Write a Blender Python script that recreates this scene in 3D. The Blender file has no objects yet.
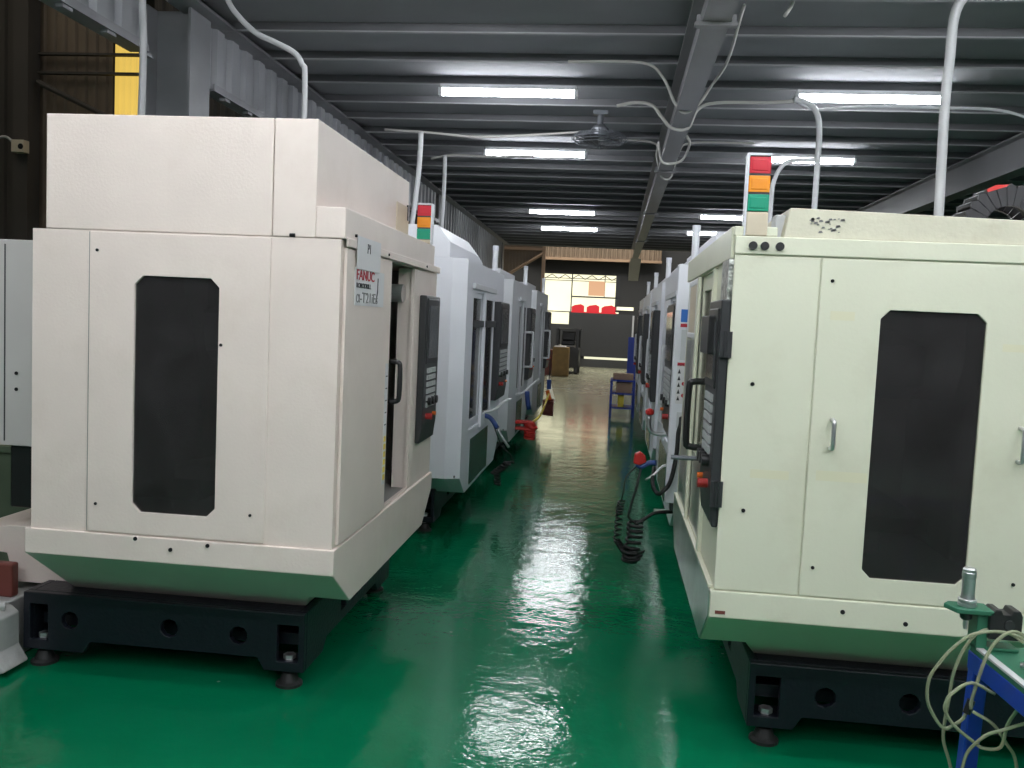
import bpy, bmesh, math, random
from mathutils import Vector, Matrix
random.seed(7)
S = bpy.context.scene
C = S.collection
PI = math.pi

# ------------------------------------------------------------------ materials
def mat(name, col, rough=0.5, metal=0.0, var=0.0, vscale=3.0, bump=0.0, bscale=40.0, spec=0.5, emit=None, estr=0.0, stain=None, sscale=1.5, samt=0.0, coat=0.0):
    m = bpy.data.materials.new(name); m.use_nodes = True
    nt = m.node_tree; n = nt.nodes; L = nt.links
    b = n['Principled BSDF']
    b.inputs['Base Color'].default_value = (*col, 1)
    b.inputs['Roughness'].default_value = rough
    b.inputs['Metallic'].default_value = metal
    b.inputs['Specular IOR Level'].default_value = spec
    b.inputs['Coat Weight'].default_value = coat
    if emit:
        b.inputs['Emission Color'].default_value = (*emit, 1); b.inputs['Emission Strength'].default_value = estr
    tc = None
    if var or bump or stain:
        tc = n.new('ShaderNodeTexCoord')
    last = None
    if var:
        t = n.new('ShaderNodeTexNoise'); t.inputs['Scale'].default_value = vscale; t.inputs['Detail'].default_value = 5
        L.new(tc.outputs['Object'], t.inputs['Vector'])
        r = n.new('ShaderNodeMapRange'); r.inputs['From Min'].default_value = .3; r.inputs['From Max'].default_value = .7
        r.inputs['To Min'].default_value = 1 - var; r.inputs['To Max'].default_value = 1 + var
        L.new(t.outputs['Fac'], r.inputs['Value'])
        x = n.new('ShaderNodeMix'); x.data_type = 'RGBA'; x.blend_type = 'MULTIPLY'; x.inputs['Factor'].default_value = 1
        x.inputs['A'].default_value = (*col, 1)
        L.new(r.outputs['Result'], x.inputs['B']); last = x.outputs['Result']
    if stain:
        t = n.new('ShaderNodeTexNoise'); t.inputs['Scale'].default_value = sscale; t.inputs['Detail'].default_value = 8; t.inputs['Roughness'].default_value = .65
        L.new(tc.outputs['Object'], t.inputs['Vector'])
        r = n.new('ShaderNodeMapRange'); r.inputs['From Min'].default_value = .52; r.inputs['From Max'].default_value = .75
        r.inputs['To Min'].default_value = 0; r.inputs['To Max'].default_value = samt
        L.new(t.outputs['Fac'], r.inputs['Value'])
        x = n.new('ShaderNodeMix'); x.data_type = 'RGBA'
        x.inputs['A'].default_value = (*col, 1); x.inputs['B'].default_value = (*stain, 1)
        L.new(r.outputs['Result'], x.inputs['Factor'])
        if last: L.new(last, x.inputs['A'])
        last = x.outputs['Result']
    if last: L.new(last, b.inputs['Base Color'])
    if bump:
        t = n.new('ShaderNodeTexNoise'); t.inputs['Scale'].default_value = bscale; t.inputs['Detail'].default_value = 3
        L.new(tc.outputs['Object'], t.inputs['Vector'])
        u = n.new('ShaderNodeBump'); u.inputs['Strength'].default_value = bump; u.inputs['Distance'].default_value = .02
        L.new(t.outputs['Fac'], u.inputs['Height']); L.new(u.outputs['Normal'], b.inputs['Normal'])
    return m

M = {}
M['pink'] = mat('warm_white_paint', (.775, .672, .61), .42, var=.05, vscale=2.6, stain=(.52, .40, .30), sscale=2.8, samt=.22, bump=.05, bscale=90)
M['cream'] = mat('cream_green_paint', (.70, .70, .555), .42, var=.025, vscale=2, stain=(.45, .40, .26), sscale=2.4, samt=.28, bump=.04, bscale=80)
M['creamworn'] = mat('worn_cream_roof', (.64, .61, .48), .55, var=.06, vscale=6, stain=(.42, .33, .20), sscale=5, samt=.4, bump=.1, bscale=60)
M['white'] = mat('cool_white_paint', (.76, .77, .82), .4, var=.02, vscale=2, stain=(.5, .5, .5), sscale=2, samt=.1)
M['whitegrey'] = mat('light_grey_paint', (.60, .61, .63), .45, var=.03)
M['cabinet'] = mat('warm_grey_paint', (.56, .535, .515), .45, var=.03)
M['navy'] = mat('dark_navy_casting', (.006, .008, .014), .4, var=.12, vscale=5, bump=.15, bscale=60)
M['black'] = mat('black_plastic', (.016, .016, .017), .38)
M['hole'] = mat('black_recess', (.004, .004, .005), .9)
M['char'] = mat('charcoal_enamel', (.030, .031, .033), .4, var=.08, vscale=8)
M['rubber'] = mat('black_rubber', (.014, .014, .014), .55)
M['steel'] = mat('brushed_stainless', (.62, .63, .62), .3, 1.0, var=.1, vscale=5, bump=.12, bscale=18)
M['chrome'] = mat('polished_chrome', (.66, .66, .67), .3, .85)
M['flakes'] = mat('chipped_silver_paint', (.45, .46, .43), .35, .7, var=.55, vscale=38, bump=.5, bscale=50)
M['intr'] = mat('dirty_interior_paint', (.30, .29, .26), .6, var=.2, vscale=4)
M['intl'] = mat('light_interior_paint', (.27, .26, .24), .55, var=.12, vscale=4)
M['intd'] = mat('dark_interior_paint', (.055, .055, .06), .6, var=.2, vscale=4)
M['red'] = mat('red_lens', (.62, .025, .045), .25, emit=(.9, .05, .1), estr=.0)
M['amber'] = mat('amber_lens', (.85, .30, .02), .25)
M['greenl'] = mat('green_lens', (.015, .32, .19), .25)
M['lens'] = mat('frosted_white_lens', (.80, .82, .84), .25)
M['beige'] = mat('beige_plastic', (.62, .53, .40), .5)
M['paper'] = mat('white_paper', (.70, .69, .70), .75, var=.02)
M['ink'] = mat('black_ink', (.03, .03, .035), .7)
M['redink'] = mat('red_print', (.50, .03, .05), .6)
M['estop'] = mat('dark_red_button', (.36, .018, .016), .4)
M['redp'] = mat('red_plastic', (.60, .03, .025), .35)
M['orange'] = mat('orange_plastic', (.80, .16, .02), .35)
M['yellow'] = mat('yellow_plastic', (.80, .62, .05), .4)
M['bluep'] = mat('blue_plastic', (.025, .06, .22), .4)
M['blue'] = mat('blue_enamel', (.012, .045, .36), .35, var=.1, vscale=10)
M['bluesign'] = mat('blue_print', (.03, .16, .55), .5)
M['screen'] = mat('grey_display_glass', (.10, .105, .11), .12)
M['letter'] = mat('grey_letter_print', (.20, .20, .20), .6)
M['key'] = mat('pale_grey_key', (.42, .43, .43), .5)
M['apronrefl'] = mat('stainless_floor_reflection', (.025, .07, .055), .25, var=.2)  # stainless apron, with the green floor's reflection put into its colour
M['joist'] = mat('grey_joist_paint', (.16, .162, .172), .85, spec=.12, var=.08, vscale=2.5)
M['flange'] = mat('lit_flange_grey', (.36, .36, .375), .75, spec=.2, var=.08)  # same paint as the web; lighter grey paints in the lit lower lip
M['deck'] = mat('grey_deck_paint', (.275, .277, .292), .9, spec=.08, var=.08, vscale=1.5)
M['girder'] = mat('grey_girder_paint', (.20, .20, .21), .4, var=.08, vscale=2)
M['sheet'] = mat('grey_corrugated_sheet', (.30, .31, .33), .4, var=.08, vscale=3)
M['column'] = mat('grey_column_paint', (.22, .225, .24), .38, var=.1, vscale=3)
M['pipe'] = mat('grey_conduit', (.48, .49, .50), .45)
M['wpipe'] = mat('white_conduit', (.72, .73, .74), .4)
M['cable'] = mat('pale_cable_sleeve', (.50, .49, .46), .5)
M['brown'] = mat('brown_corrugated_sheet', (.17, .125, .085), .6, var=.2, vscale=2, stain=(.08, .06, .04), sscale=1, samt=.5)
M['brownf'] = mat('brown_steel_frame', (.30, .20, .13), .5, var=.1)
M['darkbay'] = mat('dark_bay_paint', (.060, .050, .042), .8, var=.15, vscale=1)
M['darkwall'] = mat('dark_grey_wall', (.028, .028, .029), .6, var=.12, vscale=1)
M['shutter'] = mat('dark_shutter', (.040, .041, .043), .45, var=.08, vscale=1)
M['lighth'] = mat('lamp_housing_white', (.75, .76, .78), .5)
M['oldgreen'] = mat('olive_green_enamel', (.10, .13, .085), .5, var=.15)
M['tank'] = mat('worn_white_tank', (.42, .42, .41), .5, var=.12, vscale=8, stain=(.15, .13, .11), sscale=8, samt=.6)
M['wood'] = mat('ochre_crate', (.25, .155, .05), .6, var=.15, vscale=6)
M['maroon'] = mat('maroon_bin', (.17, .045, .035), .5)
M['card'] = mat('brown_carton', (.42, .28, .19), .7, var=.1)
M['chain'] = mat('dark_chain_plastic', (.02, .02, .023), .45)
M['greenmat'] = mat('green_bench_mat', (.03, .16, .09), .5, var=.15)
M['bandw'] = mat('bench_edge_strip', (.55, .56, .56), .4)
M['lineP'] = mat('faded_floor_line', (.58, .60, .50), .35)
M['fan'] = mat('grey_fan_paint', (.16, .17, .19), .35, .3)

def emis(name, col, s, var=0):
    m = bpy.data.materials.new(name); m.use_nodes = True
    nt = m.node_tree; n = nt.nodes; L = nt.links
    b = n['Principled BSDF']; b.inputs['Base Color'].default_value = (*[min(c, 1) * .15 for c in col], 1); b.inputs['Roughness'].default_value = .8
    b.inputs['Emission Color'].default_value = (*col, 1); b.inputs['Emission Strength'].default_value = s
    if var:
        tc = n.new('ShaderNodeTexCoord'); w = n.new('ShaderNodeTexNoise'); w.inputs['Scale'].default_value = 1.3
        L.new(tc.outputs['Object'], w.inputs['Vector'])
        r = n.new('ShaderNodeMapRange'); r.inputs['To Min'].default_value = s * (1 - var); r.inputs['To Max'].default_value = s * (1 + var)
        L.new(w.outputs['Fac'], r.inputs['Value']); L.new(r.outputs['Result'], b.inputs['Emission Strength'])
    return m
TUBE = 19.0
M['tube'] = emis('glowing_tube', (.93, .96, 1.0), TUBE)
M['day'] = emis('daylit_translucent_sheet', (1.0, .95, .66), .45, .2)
M['dayorange'] = emis('daylit_faded_orange_banner', (1.0, .58, .33), .24)  # emission stands in for daylight on the banner
M['dayred'] = emis('daylit_red_banner', (1.0, .04, .055), .22)  # plain cloth and rail; their glow stands in for daylight
M['skylight'] = emis('daylit_yellow_sheet', (1.0, .68, .14), .27, .2)
M['rooffill2'] = emis('added_roof_fill', (1.0, .96, .88), 2.2)
M['rooffill3'] = emis('dim_added_roof_fill', (1.0, .93, .80), .35)
M['gap'] = emis('daylit_gap', (1.0, .98, .70), .33)

def glass(name, tint, gl=.10):
    m = bpy.data.materials.new(name); m.use_nodes = True
    nt = m.node_tree; n = nt.nodes; L = nt.links
    for x in list(n):
        if x.type == 'BSDF_PRINCIPLED': n.remove(x)
    out = n['Material Output']
    t = n.new('ShaderNodeBsdfTransparent'); t.inputs['Color'].default_value = (*tint, 1)
    d = n.new('ShaderNodeBsdfPrincipled'); d.inputs['Base Color'].default_value = (.052, .049, .050, 1); d.inputs['Roughness'].default_value = .09
    tc = n.new('ShaderNodeTexCoord'); w = n.new('ShaderNodeTexNoise'); w.inputs['Scale'].default_value = 5; w.inputs['Detail'].default_value = 6
    L.new(tc.outputs['Object'], w.inputs['Vector'])
    r = n.new('ShaderNodeMapRange'); r.inputs['From Min'].default_value = .3; r.inputs['From Max'].default_value = .75; r.inputs['To Min'].default_value = .35; r.inputs['To Max'].default_value = .65
    L.new(w.outputs['Fac'], r.inputs['Value'])
    x = n.new('ShaderNodeMixShader'); L.new(r.outputs['Result'], x.inputs['Fac']); L.new(t.outputs['BSDF'], x.inputs[1]); L.new(d.outputs['BSDF'], x.inputs[2])
    L.new(x.outputs['Shader'], out.inputs['Surface'])
    return m
M['glass'] = glass('smoked_window_pane', (.55, .53, .50))

def clear_tube():
    m = bpy.data.materials.new('clear_yellowed_hose'); m.use_nodes = True
    b = m.node_tree.nodes['Principled BSDF']
    b.inputs['Base Color'].default_value = (.55, .58, .40, 1); b.inputs['Roughness'].default_value = .25
    b.inputs['Transmission Weight'].default_value = .6; b.inputs['IOR'].default_value = 1.3
    return m
M['clear'] = clear_tube()

def floor_mat():
    m = bpy.data.materials.new('green_epoxy_floor'); m.use_nodes = True
    nt = m.node_tree; n = nt.nodes; L = nt.links; b = n['Principled BSDF']
    tc = n.new('ShaderNodeTexCoord')
    t = n.new('ShaderNodeTexNoise'); t.inputs['Scale'].default_value = .9; t.inputs['Detail'].default_value = 7
    L.new(tc.outputs['Object'], t.inputs['Vector'])
    cr = n.new('ShaderNodeValToRGB'); cr.color_ramp.elements[0].position = .3; cr.color_ramp.elements[1].position = .72
    cr.color_ramp.elements[0].color = (.000, .13, .052, 1); cr.color_ramp.elements[1].color = (.002, .175, .075, 1)
    L.new(t.outputs['Fac'], cr.inputs['Fac'])
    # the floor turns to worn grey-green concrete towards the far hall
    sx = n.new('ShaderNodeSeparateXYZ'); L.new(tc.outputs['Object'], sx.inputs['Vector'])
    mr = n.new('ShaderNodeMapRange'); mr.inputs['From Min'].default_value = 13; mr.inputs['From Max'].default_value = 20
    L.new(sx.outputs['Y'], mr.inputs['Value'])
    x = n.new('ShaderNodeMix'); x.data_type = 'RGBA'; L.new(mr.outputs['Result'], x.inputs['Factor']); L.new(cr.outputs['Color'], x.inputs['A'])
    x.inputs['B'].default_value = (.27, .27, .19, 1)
    # scattered pale specks
    v = n.new('ShaderNodeTexVoronoi'); v.inputs['Scale'].default_value = 2.2; L.new(tc.outputs['Object'], v.inputs['Vector'])
    vr = n.new('ShaderNodeMapRange'); vr.inputs['From Min'].default_value = .012; vr.inputs['From Max'].default_value = .022; vr.inputs['To Min'].default_value = .5; vr.inputs['To Max'].default_value = 0
    L.new(v.outputs['Distance'], vr.inputs['Value'])
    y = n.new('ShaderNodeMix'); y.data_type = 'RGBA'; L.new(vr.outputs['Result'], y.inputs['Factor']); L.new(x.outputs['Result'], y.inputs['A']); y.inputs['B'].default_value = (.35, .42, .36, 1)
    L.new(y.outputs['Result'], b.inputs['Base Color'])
    rr = n.new('ShaderNodeMapRange'); rr.inputs['From Min'].default_value = .3; rr.inputs['From Max'].default_value = .7; rr.inputs['To Min'].default_value = .06; rr.inputs['To Max'].default_value = .14
    t3 = n.new('ShaderNodeTexNoise'); t3.inputs['Scale'].default_value = 2.5; t3.inputs['Detail'].default_value = 4; L.new(tc.outputs['Object'], t3.inputs['Vector'])
    L.new(t3.outputs['Fac'], rr.inputs['Value'])
    ma = n.new('ShaderNodeMath'); ma.operation = 'MULTIPLY_ADD'; L.new(mr.outputs['Result'], ma.inputs[0]); ma.inputs[1].default_value = .14
    L.new(rr.outputs['Result'], ma.inputs[2]); L.new(ma.outputs[0], b.inputs['Roughness'])
    t2 = n.new('ShaderNodeTexNoise'); t2.inputs['Scale'].default_value = 6.5; t2.inputs['Detail'].default_value = 4; t2.inputs['Roughness'].default_value = .6
    L.new(tc.outputs['Object'], t2.inputs['Vector'])
    u = n.new('ShaderNodeBump'); u.inputs['Strength'].default_value = .2; u.inputs['Distance'].default_value = .02
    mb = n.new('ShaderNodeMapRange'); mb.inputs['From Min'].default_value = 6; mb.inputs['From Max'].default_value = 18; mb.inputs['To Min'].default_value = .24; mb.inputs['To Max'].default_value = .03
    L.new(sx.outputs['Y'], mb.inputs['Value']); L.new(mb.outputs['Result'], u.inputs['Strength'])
    L.new(t2.outputs['Fac'], u.inputs['Height']); L.new(u.outputs['Normal'], b.inputs['Normal'])
    b.inputs['Specular IOR Level'].default_value = .36
    return m
M['floor'] = floor_mat()

# ------------------------------------------------------------------ mesh builder
class MB:
    def __init__(s, sx=1): s.bm = bmesh.new(); s.sx = sx
    def v(s, p): return s.bm.verts.new((p[0] * s.sx, p[1], p[2]))
    def box(s, x0, x1, y0, y1, z0, z1):
        vs = [s.v((x, y, z)) for x in (x0, x1) for y in (y0, y1) for z in (z0, z1)]
        for f in ((0, 1, 3, 2), (4, 6, 7, 5), (0, 4, 5, 1), (2, 3, 7, 6), (0, 2, 6, 4), (1, 5, 7, 3)):
            s.bm.faces.new([vs[i] for i in f])
        return s
    def loft(s, rings, cap=True):
        R = [[s.v(p) for p in r] for r in rings]; n = len(R[0])
        for a, b in zip(R, R[1:]):
            for i in range(n):
                j = (i + 1) % n
                s.bm.faces.new((a[i], a[j], b[j], b[i]))
        if cap: s.bm.faces.new(R[0]); s.bm.faces.new(R[-1])
        return s
    def prism(s, pts, axis, a, b):
        def mp(p, w): return {'x': (w, p[0], p[1]), 'y': (p[0], w, p[1]), 'z': (p[0], p[1], w)}[axis]
        return s.loft([[mp(p, a) for p in pts], [mp(p, b) for p in pts]])
    def cyl(s, p, q, r, n=16, r2=None):
        p = Vector(p); q = Vector(q); d = (q - p).normalized()
        a = d.orthogonal().normalized(); b = d.cross(a); r2 = r if r2 is None else r2
        ring = lambda c, rr: [c + (a * math.cos(2 * PI * i / n) + b * math.sin(2 * PI * i / n)) * rr for i in range(n)]
        return s.loft([ring(p, r), ring(q, r2)])
    def lathe(s, c, prof, n=24):          # prof: (r, z) list, axis z
        return s.loft([[(c[0] + r * math.cos(2 * PI * i / n), c[1] + r * math.sin(2 * PI * i / n), c[2] + z) for i in range(n)] for r, z in prof])
    def tube(s, pts, r, n=8, smooth=4):
        P = [Vector(p) for p in pts]
        if smooth > 1 and len(P) > 2:
            Q = []
            E = [P[0] * 2 - P[1]] + P + [P[-1] * 2 - P[-2]]
            for i in range(1, len(E) - 2):
                for k in range(smooth):
                    t = k / smooth; a, b, c, d = E[i - 1:i + 3]
                    Q.append(.5 * ((2 * b) + (c - a) * t + (2 * a - 5 * b + 4 * c - d) * t * t + (3 * b - a - 3 * c + d) * t ** 3))
            Q.append(P[-1]); P = Q
        rings = []; prev = None
        for i, p in enumerate(P):
            d = (P[min(i + 1, len(P) - 1)] - P[max(i - 1, 0)])
            if d.length < 1e-9: continue
            d.normalize()
            if prev is None: a = d.orthogonal().normalized()
            else:
                a = prev - d * prev.dot(d)
                a = a.normalized() if a.length > 1e-6 else d.orthogonal().normalized()
            prev = a; b = d.cross(a)
            rings.append([p + (a * math.cos(2 * PI * k / n) + b * math.sin(2 * PI * k / n)) * r for k in range(n)])
        return s.loft(rings)
    def plate(s, outer, holes, axis, w0, w1):
        """flat plate with holes, thickness w0..w1 along axis"""
        def mp(p, w): return {'x': (w, p[0], p[1]), 'y': (p[0], w, p[1]), 'z': (p[0], p[1], w)}[axis]
        t = bmesh.new(); es = []
        for lp in [outer] + holes:
            vs = [t.verts.new(mp(p, w0)) for p in lp]
            for i in range(len(vs)): es.append(t.edges.new((vs[i], vs[(i + 1) % len(vs)])))
        bmesh.ops.triangle_fill(t, edges=es, use_beauty=True, use_dissolve=False)
        g = bmesh.ops.extrude_face_region(t, geom=list(t.faces) + list(t.edges) + list(t.verts))
        d = Vector(mp((0, 0), w1)) - Vector(mp((0, 0), w0))
        bmesh.ops.translate(t, vec=d, verts=[x for x in g['geom'] if isinstance(x, bmesh.types.BMVert)])
        mpv = {v: s.v(v.co) for v in t.verts}
        for f in t.faces: s.bm.faces.new([mpv[v] for v in f.verts])
        t.free(); return s
    def build(s, name, m, parent=None, bevel=0.0, smooth=False, seg=2):
        bmesh.ops.recalc_face_normals(s.bm, faces=s.bm.faces[:])
        me = bpy.data.meshes.new(name); s.bm.to_mesh(me); s.bm.free()
        me.materials.append(M[m] if isinstance(m, str) else m)
        if smooth:
            for p in me.polygons: p.use_smooth = True
        o = bpy.data.objects.new(name, me); C.objects.link(o)
        if parent: o.parent = parent
        if bevel:
            b = o.modifiers.new('edge', 'BEVEL'); b.width = bevel; b.segments = seg; b.limit_method = 'ANGLE'; b.angle_limit = math.radians(40)
        if smooth:
            try:
                w = o.modifiers.new('normals', 'WEIGHTED_NORMAL')
            except Exception: pass
        return o

def tag(o, label=None, cat=None, group=None, kind=None):
    if label: o['label'] = label
    if cat: o['category'] = cat
    if group: o['group'] = group
    if kind: o['kind'] = kind
    return o
def empty(name, loc, label, cat, group=None, rz=0):
    o = bpy.data.objects.new(name, None); C.objects.link(o); o.location = loc; o.rotation_euler = (0, 0, rz); o.empty_display_size = .1
    return tag(o, label, cat, group)
def copy_tree(o, parent=None):
    c = o.copy(); C.objects.link(c)
    if parent: c.parent = parent
    for ch in list(o.children): copy_tree(ch, c)
    return c
def struct(o, label, cat='structure'):
    return tag(o, label, cat, None, 'structure')
def text(body, size, m, parent, loc, rot, name='lettering', sx=1.0, ext=.0006, bold=0):
    cu = bpy.data.curves.new(name, 'FONT'); cu.body = body; cu.size = size; cu.extrude = ext; cu.align_x = 'LEFT'; cu.offset = bold
    cu.materials.append(M[m])
    o = bpy.data.objects.new(name, cu); C.objects.link(o)
    bpy.context.view_layer.update()
    me = bpy.data.meshes.new_from_object(o.evaluated_get(bpy.context.evaluated_depsgraph_get()))
    me.transform(Matrix.Diagonal((sx, 1, 1, 1)))
    bpy.data.objects.remove(o); bpy.data.curves.remove(cu)
    o = bpy.data.objects.new(name, me); C.objects.link(o); o.parent = parent; o.location = loc; o.rotation_euler = rot
    return o
def rect(x0, x1, y0, y1): return [(x0, y0), (x1, y0), (x1, y1), (x0, y1)]
def octa(x0, x1, y0, y1, c): return [(x0 + c, y0), (x1 - c, y0), (x1, y0 + c), (x1, y1 - c), (x1 - c, y1), (x0 + c, y1), (x0, y1 - c), (x0, y0 + c)]

# ------------------------------------------------------------------ room
JZ = 3.60
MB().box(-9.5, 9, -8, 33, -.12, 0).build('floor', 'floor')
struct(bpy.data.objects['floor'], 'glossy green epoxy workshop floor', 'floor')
MB().box(-3.05, 9, -8, 24.1, JZ + .07, JZ + .11).build('ceiling', 'deck')
struct(bpy.data.objects['ceiling'], 'grey steel mezzanine deck overhead', 'ceiling')
# C-joists across the hall
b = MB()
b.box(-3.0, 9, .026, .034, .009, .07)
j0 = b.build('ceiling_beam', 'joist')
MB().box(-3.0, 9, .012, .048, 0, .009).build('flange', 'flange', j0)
ys = []
y = 6.42 - .695 * 20
while y < 24: ys.append(y); y += .695
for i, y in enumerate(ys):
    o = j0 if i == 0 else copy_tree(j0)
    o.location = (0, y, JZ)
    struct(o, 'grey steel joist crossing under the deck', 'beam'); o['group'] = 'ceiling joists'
# longitudinal girders
def girder(x, z0, z1, w, y0, y1, label):
    g = MB().box(x - w / 2, x + w / 2, y0, y1, z0, z0 + .018).box(x - w / 2, x + w / 2, y0, y1, z1 - .018, z1).box(x - .008, x + .008, y0, y1, z0 + .018, z1 - .018).build('ceiling_beam', 'girder')
    # pressed box lower face
    return struct(g, label, 'beam')
girder(.47, 3.20, JZ, .15, -8, 24, 'grey girder running along over the aisle')
girder(3.95, 3.25, JZ, .18, -8, 24, 'grey girder running along over the cream machine row')
for k, y in enumerate((4.98, 9.6, 13.2, 17.5)):
    t = MB().box(.355, .585, y - .03, y + .03, 3.18, 3.2).box(.365, .385, y - .02, y + .02, 3.2, 3.24).box(.555, .575, y - .02, y + .02, 3.2, 3.24).build('trim_%d' % (k + 1), 'girder')
    struct(t, 'grey clamp plate around the aisle girder', 'trim'); t['group'] = 'girder clamps'
# haunch of the aisle girder at the far frame
h = MB().prism([(22.0, 3.2), (24.0, 2.75), (24.0, 3.2)], 'x', .36, .62).build('trim_5', 'girder')
struct(h, 'sloping haunch under the far end of the aisle girder', 'trim')
MB().box(-3.1, 9, 24.0, 24.25, 3.60, 3.85).build('wall_crossbeam', 'joist')
struct(bpy.data.objects['wall_crossbeam'], 'deep grey cross beam at the far end of the mezzanine', 'beam')
# edge beam and hanging corrugated sheet along the aisle-side of the mezzanine
e = MB().box(-3.12, -2.98, -8, 24, JZ + .02, JZ + .30).box(-3.12, -2.90, -8, 24, JZ, JZ + .02).build('ceiling_edge_beam', 'girder')
struct(e, 'grey edge beam of the mezzanine above the hanging sheet', 'beam')
def corrugated(name, x, y0, y1, z0, z1, m, pitch=.26, d=.035, parent=None):
    b = MB(); pts = []; y = y0
    while y < y1 - 1e-6:
        for dy, dx in ((0, 0), (.35, 0), (.45, d), (.9, d)):
            if y + dy * pitch <= y1: pts.append((x + dx, y + dy * pitch))
        y += pitch
    pts = pts + [(p[0] - .004, p[1]) for p in reversed(pts)]
    b.prism(pts, 'z', z0, z1)
    return b.build(name, m, parent)
cols = (6.1, 14.9, 23.6)
s0 = struct(corrugated('wall_sheet', -3.06, -2, 5.5, 3.16, JZ + .02, 'sheet'), 'hanging grey corrugated sheet before the first column', 'wall')
struct(corrugated('wall_sheet', -3.06, 6.3, 14.7, 3.16, JZ + .02, 'sheet'), 'hanging grey corrugated sheet between first and second columns', 'wall')
struct(corrugated('wall_sheet', -3.06, 15.1, 23.4, 2.75, JZ + .02, 'sheet'), 'hanging grey corrugated sheet between second and third columns', 'wall')
for y0, y1, z in ((-2, 5.36, 3.12), (6.28, 14.72, 3.12), (15.08, 23.4, 2.71)):
    r = MB().box(-3.10, -2.98, y0, y1, z, z + .015).box(-2.99, -2.975, y0, y1, z, z + .05)
    yy = y0 + .2
    while yy < y1: r.box(-3.03, -2.985, yy, yy + .09, z - .02, z); yy += .42
    struct(r.build('trim_rail', 'column'), 'grey bottom rail clipped under the hanging sheet', 'trim')['group'] = 'sheet bottom rails'
for y in cols:
    c = MB()
    c.box(-3.02, -3.0, y - .15, y + .15, 0, JZ + .02).box(-3.34, -3.32, y - .15, y + .15, 0, JZ + .02).box(-3.32, -3.02, y - .007, y + .007, 0, JZ + .02)
    o = struct(c.build('column', 'column'), 'grey steel H-column %s' % {6.1: 'behind the first white machine', 14.9: 'second from the near end of the hanging sheet', 23.6: 'at the far end of the mezzanine'}[y], 'column')
# side walls of this hall
struct(MB().box(8.9, 9.0, -8, 33, 0, 6).build('wall_right', 'darkwall'), 'dark wall beyond the cream machine row', 'wall')
struct(MB().box(-9.5, 9, -8.1, -8, 0, 6).build('wall_back', 'whitegrey'), 'pale wall behind the camera', 'wall')
# neighbouring bay: brown sheet end wall with a daylit yellow strip
struct(MB().box(-9.6, -9.5, -8, 33, 0, 7).build('wall_left', 'darkbay'), 'dark side wall of the neighbouring bay', 'wall')
struct(MB().box(-9.5, -3.1, -8, 33, 6.6, 6.7).build('ceiling_bay', 'darkbay'), 'dark roof of the neighbouring bay', 'ceiling')
def corr_x(name, y, x0, x1, z0, z1, m, pitch=.12, d=.03):
    b = MB(); pts = []; x = x0
    while x < x1 - 1e-6:
        for dx, dy in ((0, 0), (.35, 0), (.5, -d), (.85, -d)):
            if x + dx * pitch <= x1: pts.append((x + dx * pitch, y + dy))
        x += pitch
    pts = pts + [(p[0], p[1] + .004) for p in reversed(pts)]
    return b.prism(pts, 'z', z0, z1).build(name, m)
struct(corr_x('wall_bay', 9.2, -6.4, -5.49, 0, 6.6, 'brown'), 'brown corrugated end wall of the neighbouring bay', 'wall')
struct(corr_x('wall_bay_side', 9.2, -9.5, -6.4, 0, 6.6, 'darkbay'), 'dark sheet wall beyond the brown bay column', 'wall')
struct(corr_x('wall_bay_return', 9.2, -5.05, -3.5, 0, 6.6, 'darkbay'), 'dark sheet beside the yellow strip', 'wall')
struct(corr_x('window_1', 9.2, -5.49, -5.05, 2.4, 4.6, 'skylight', .07, .02), 'daylit yellow translucent strip in the brown wall', 'window')
for z in (3.98, 4.18):
    struct(MB().box(-6.3, -4.6, 9.06, 9.12, z - .012, z + .012).build('wall_beam', 'darkbay'), 'thin dark rail across the brown end wall', 'beam')['group'] = 'bay rails'
struct(MB().box(-6.46, -6.29, 8.9, 9.1, 0, 6.6).build('column', 'darkbay'), 'brown bay column at the edge of the brown wall', 'column')
struct(MB().cyl((-6.25, 9.0, 3.86), (-5.2, 9.0, 3.40), .03, 8).build('wall_brace', 'darkbay'), 'diagonal brace on the brown end wall', 'brace')
# far hall
FY = 32
struct(MB().box(-9.5, -2.6, FY, FY + .1, 0, 6.6).box(.2, 9, FY, FY + .1, 0, 6.6).box(-2.6, .2, FY, FY + .1, 3.3, 6.6).box(-1.56, .2, FY, FY + .1, 0, 1.95).box(-2.6, -1.56, FY, FY + .1, 0, 1.5).build('wall_far', 'darkwall'), 'dark end wall of the far hall', 'wall')
struct(corr_x('wall_far_gallery', FY - .5, -3.3, 1.6, 3.85, 6.0, 'brown', .16, .05), 'brown corrugated sheet high on the far end wall', 'wall')
struct(MB().box(-2.6, 1.6, FY - .62, FY - .45, 3.76, 3.85).build('wall_far_beam', 'brownf'), 'brown rail under the high corrugated sheet', 'beam')
win = struct(MB().box(-2.6, .2, FY + .04, FY + .08, 1.5, 3.3).build('window_2', 'day'), 'overexposed daylit opening in the far end wall', 'window')
fr = MB()
for z in (3.06, 3.14): fr.box(-2.6, .2, FY - .02, FY + .03, z, z + .022)
fr.box(-1.54, -1.50, FY - .02, FY + .03, 1.95, 3.3).box(-2.6, -1.5, FY - .02, FY + .03, 1.93, 1.965).box(-1.5, .2, FY - .03, FY + .03, 2.48, 2.53).box(-.36, -.33, FY - .02, FY + .03, 2.5, 3.3).box(.05, .2, FY - .03, FY + .03, 2.0, 3.3)
for i in range(11):
    fr.cyl((-2.5 + i * .24, FY, 3.13 + (i % 2) * .15), (-2.26 + i * .24, FY, 3.28 - (i % 2) * .15), .014, 6)
fr.build('window_frame', 'char', win)
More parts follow.
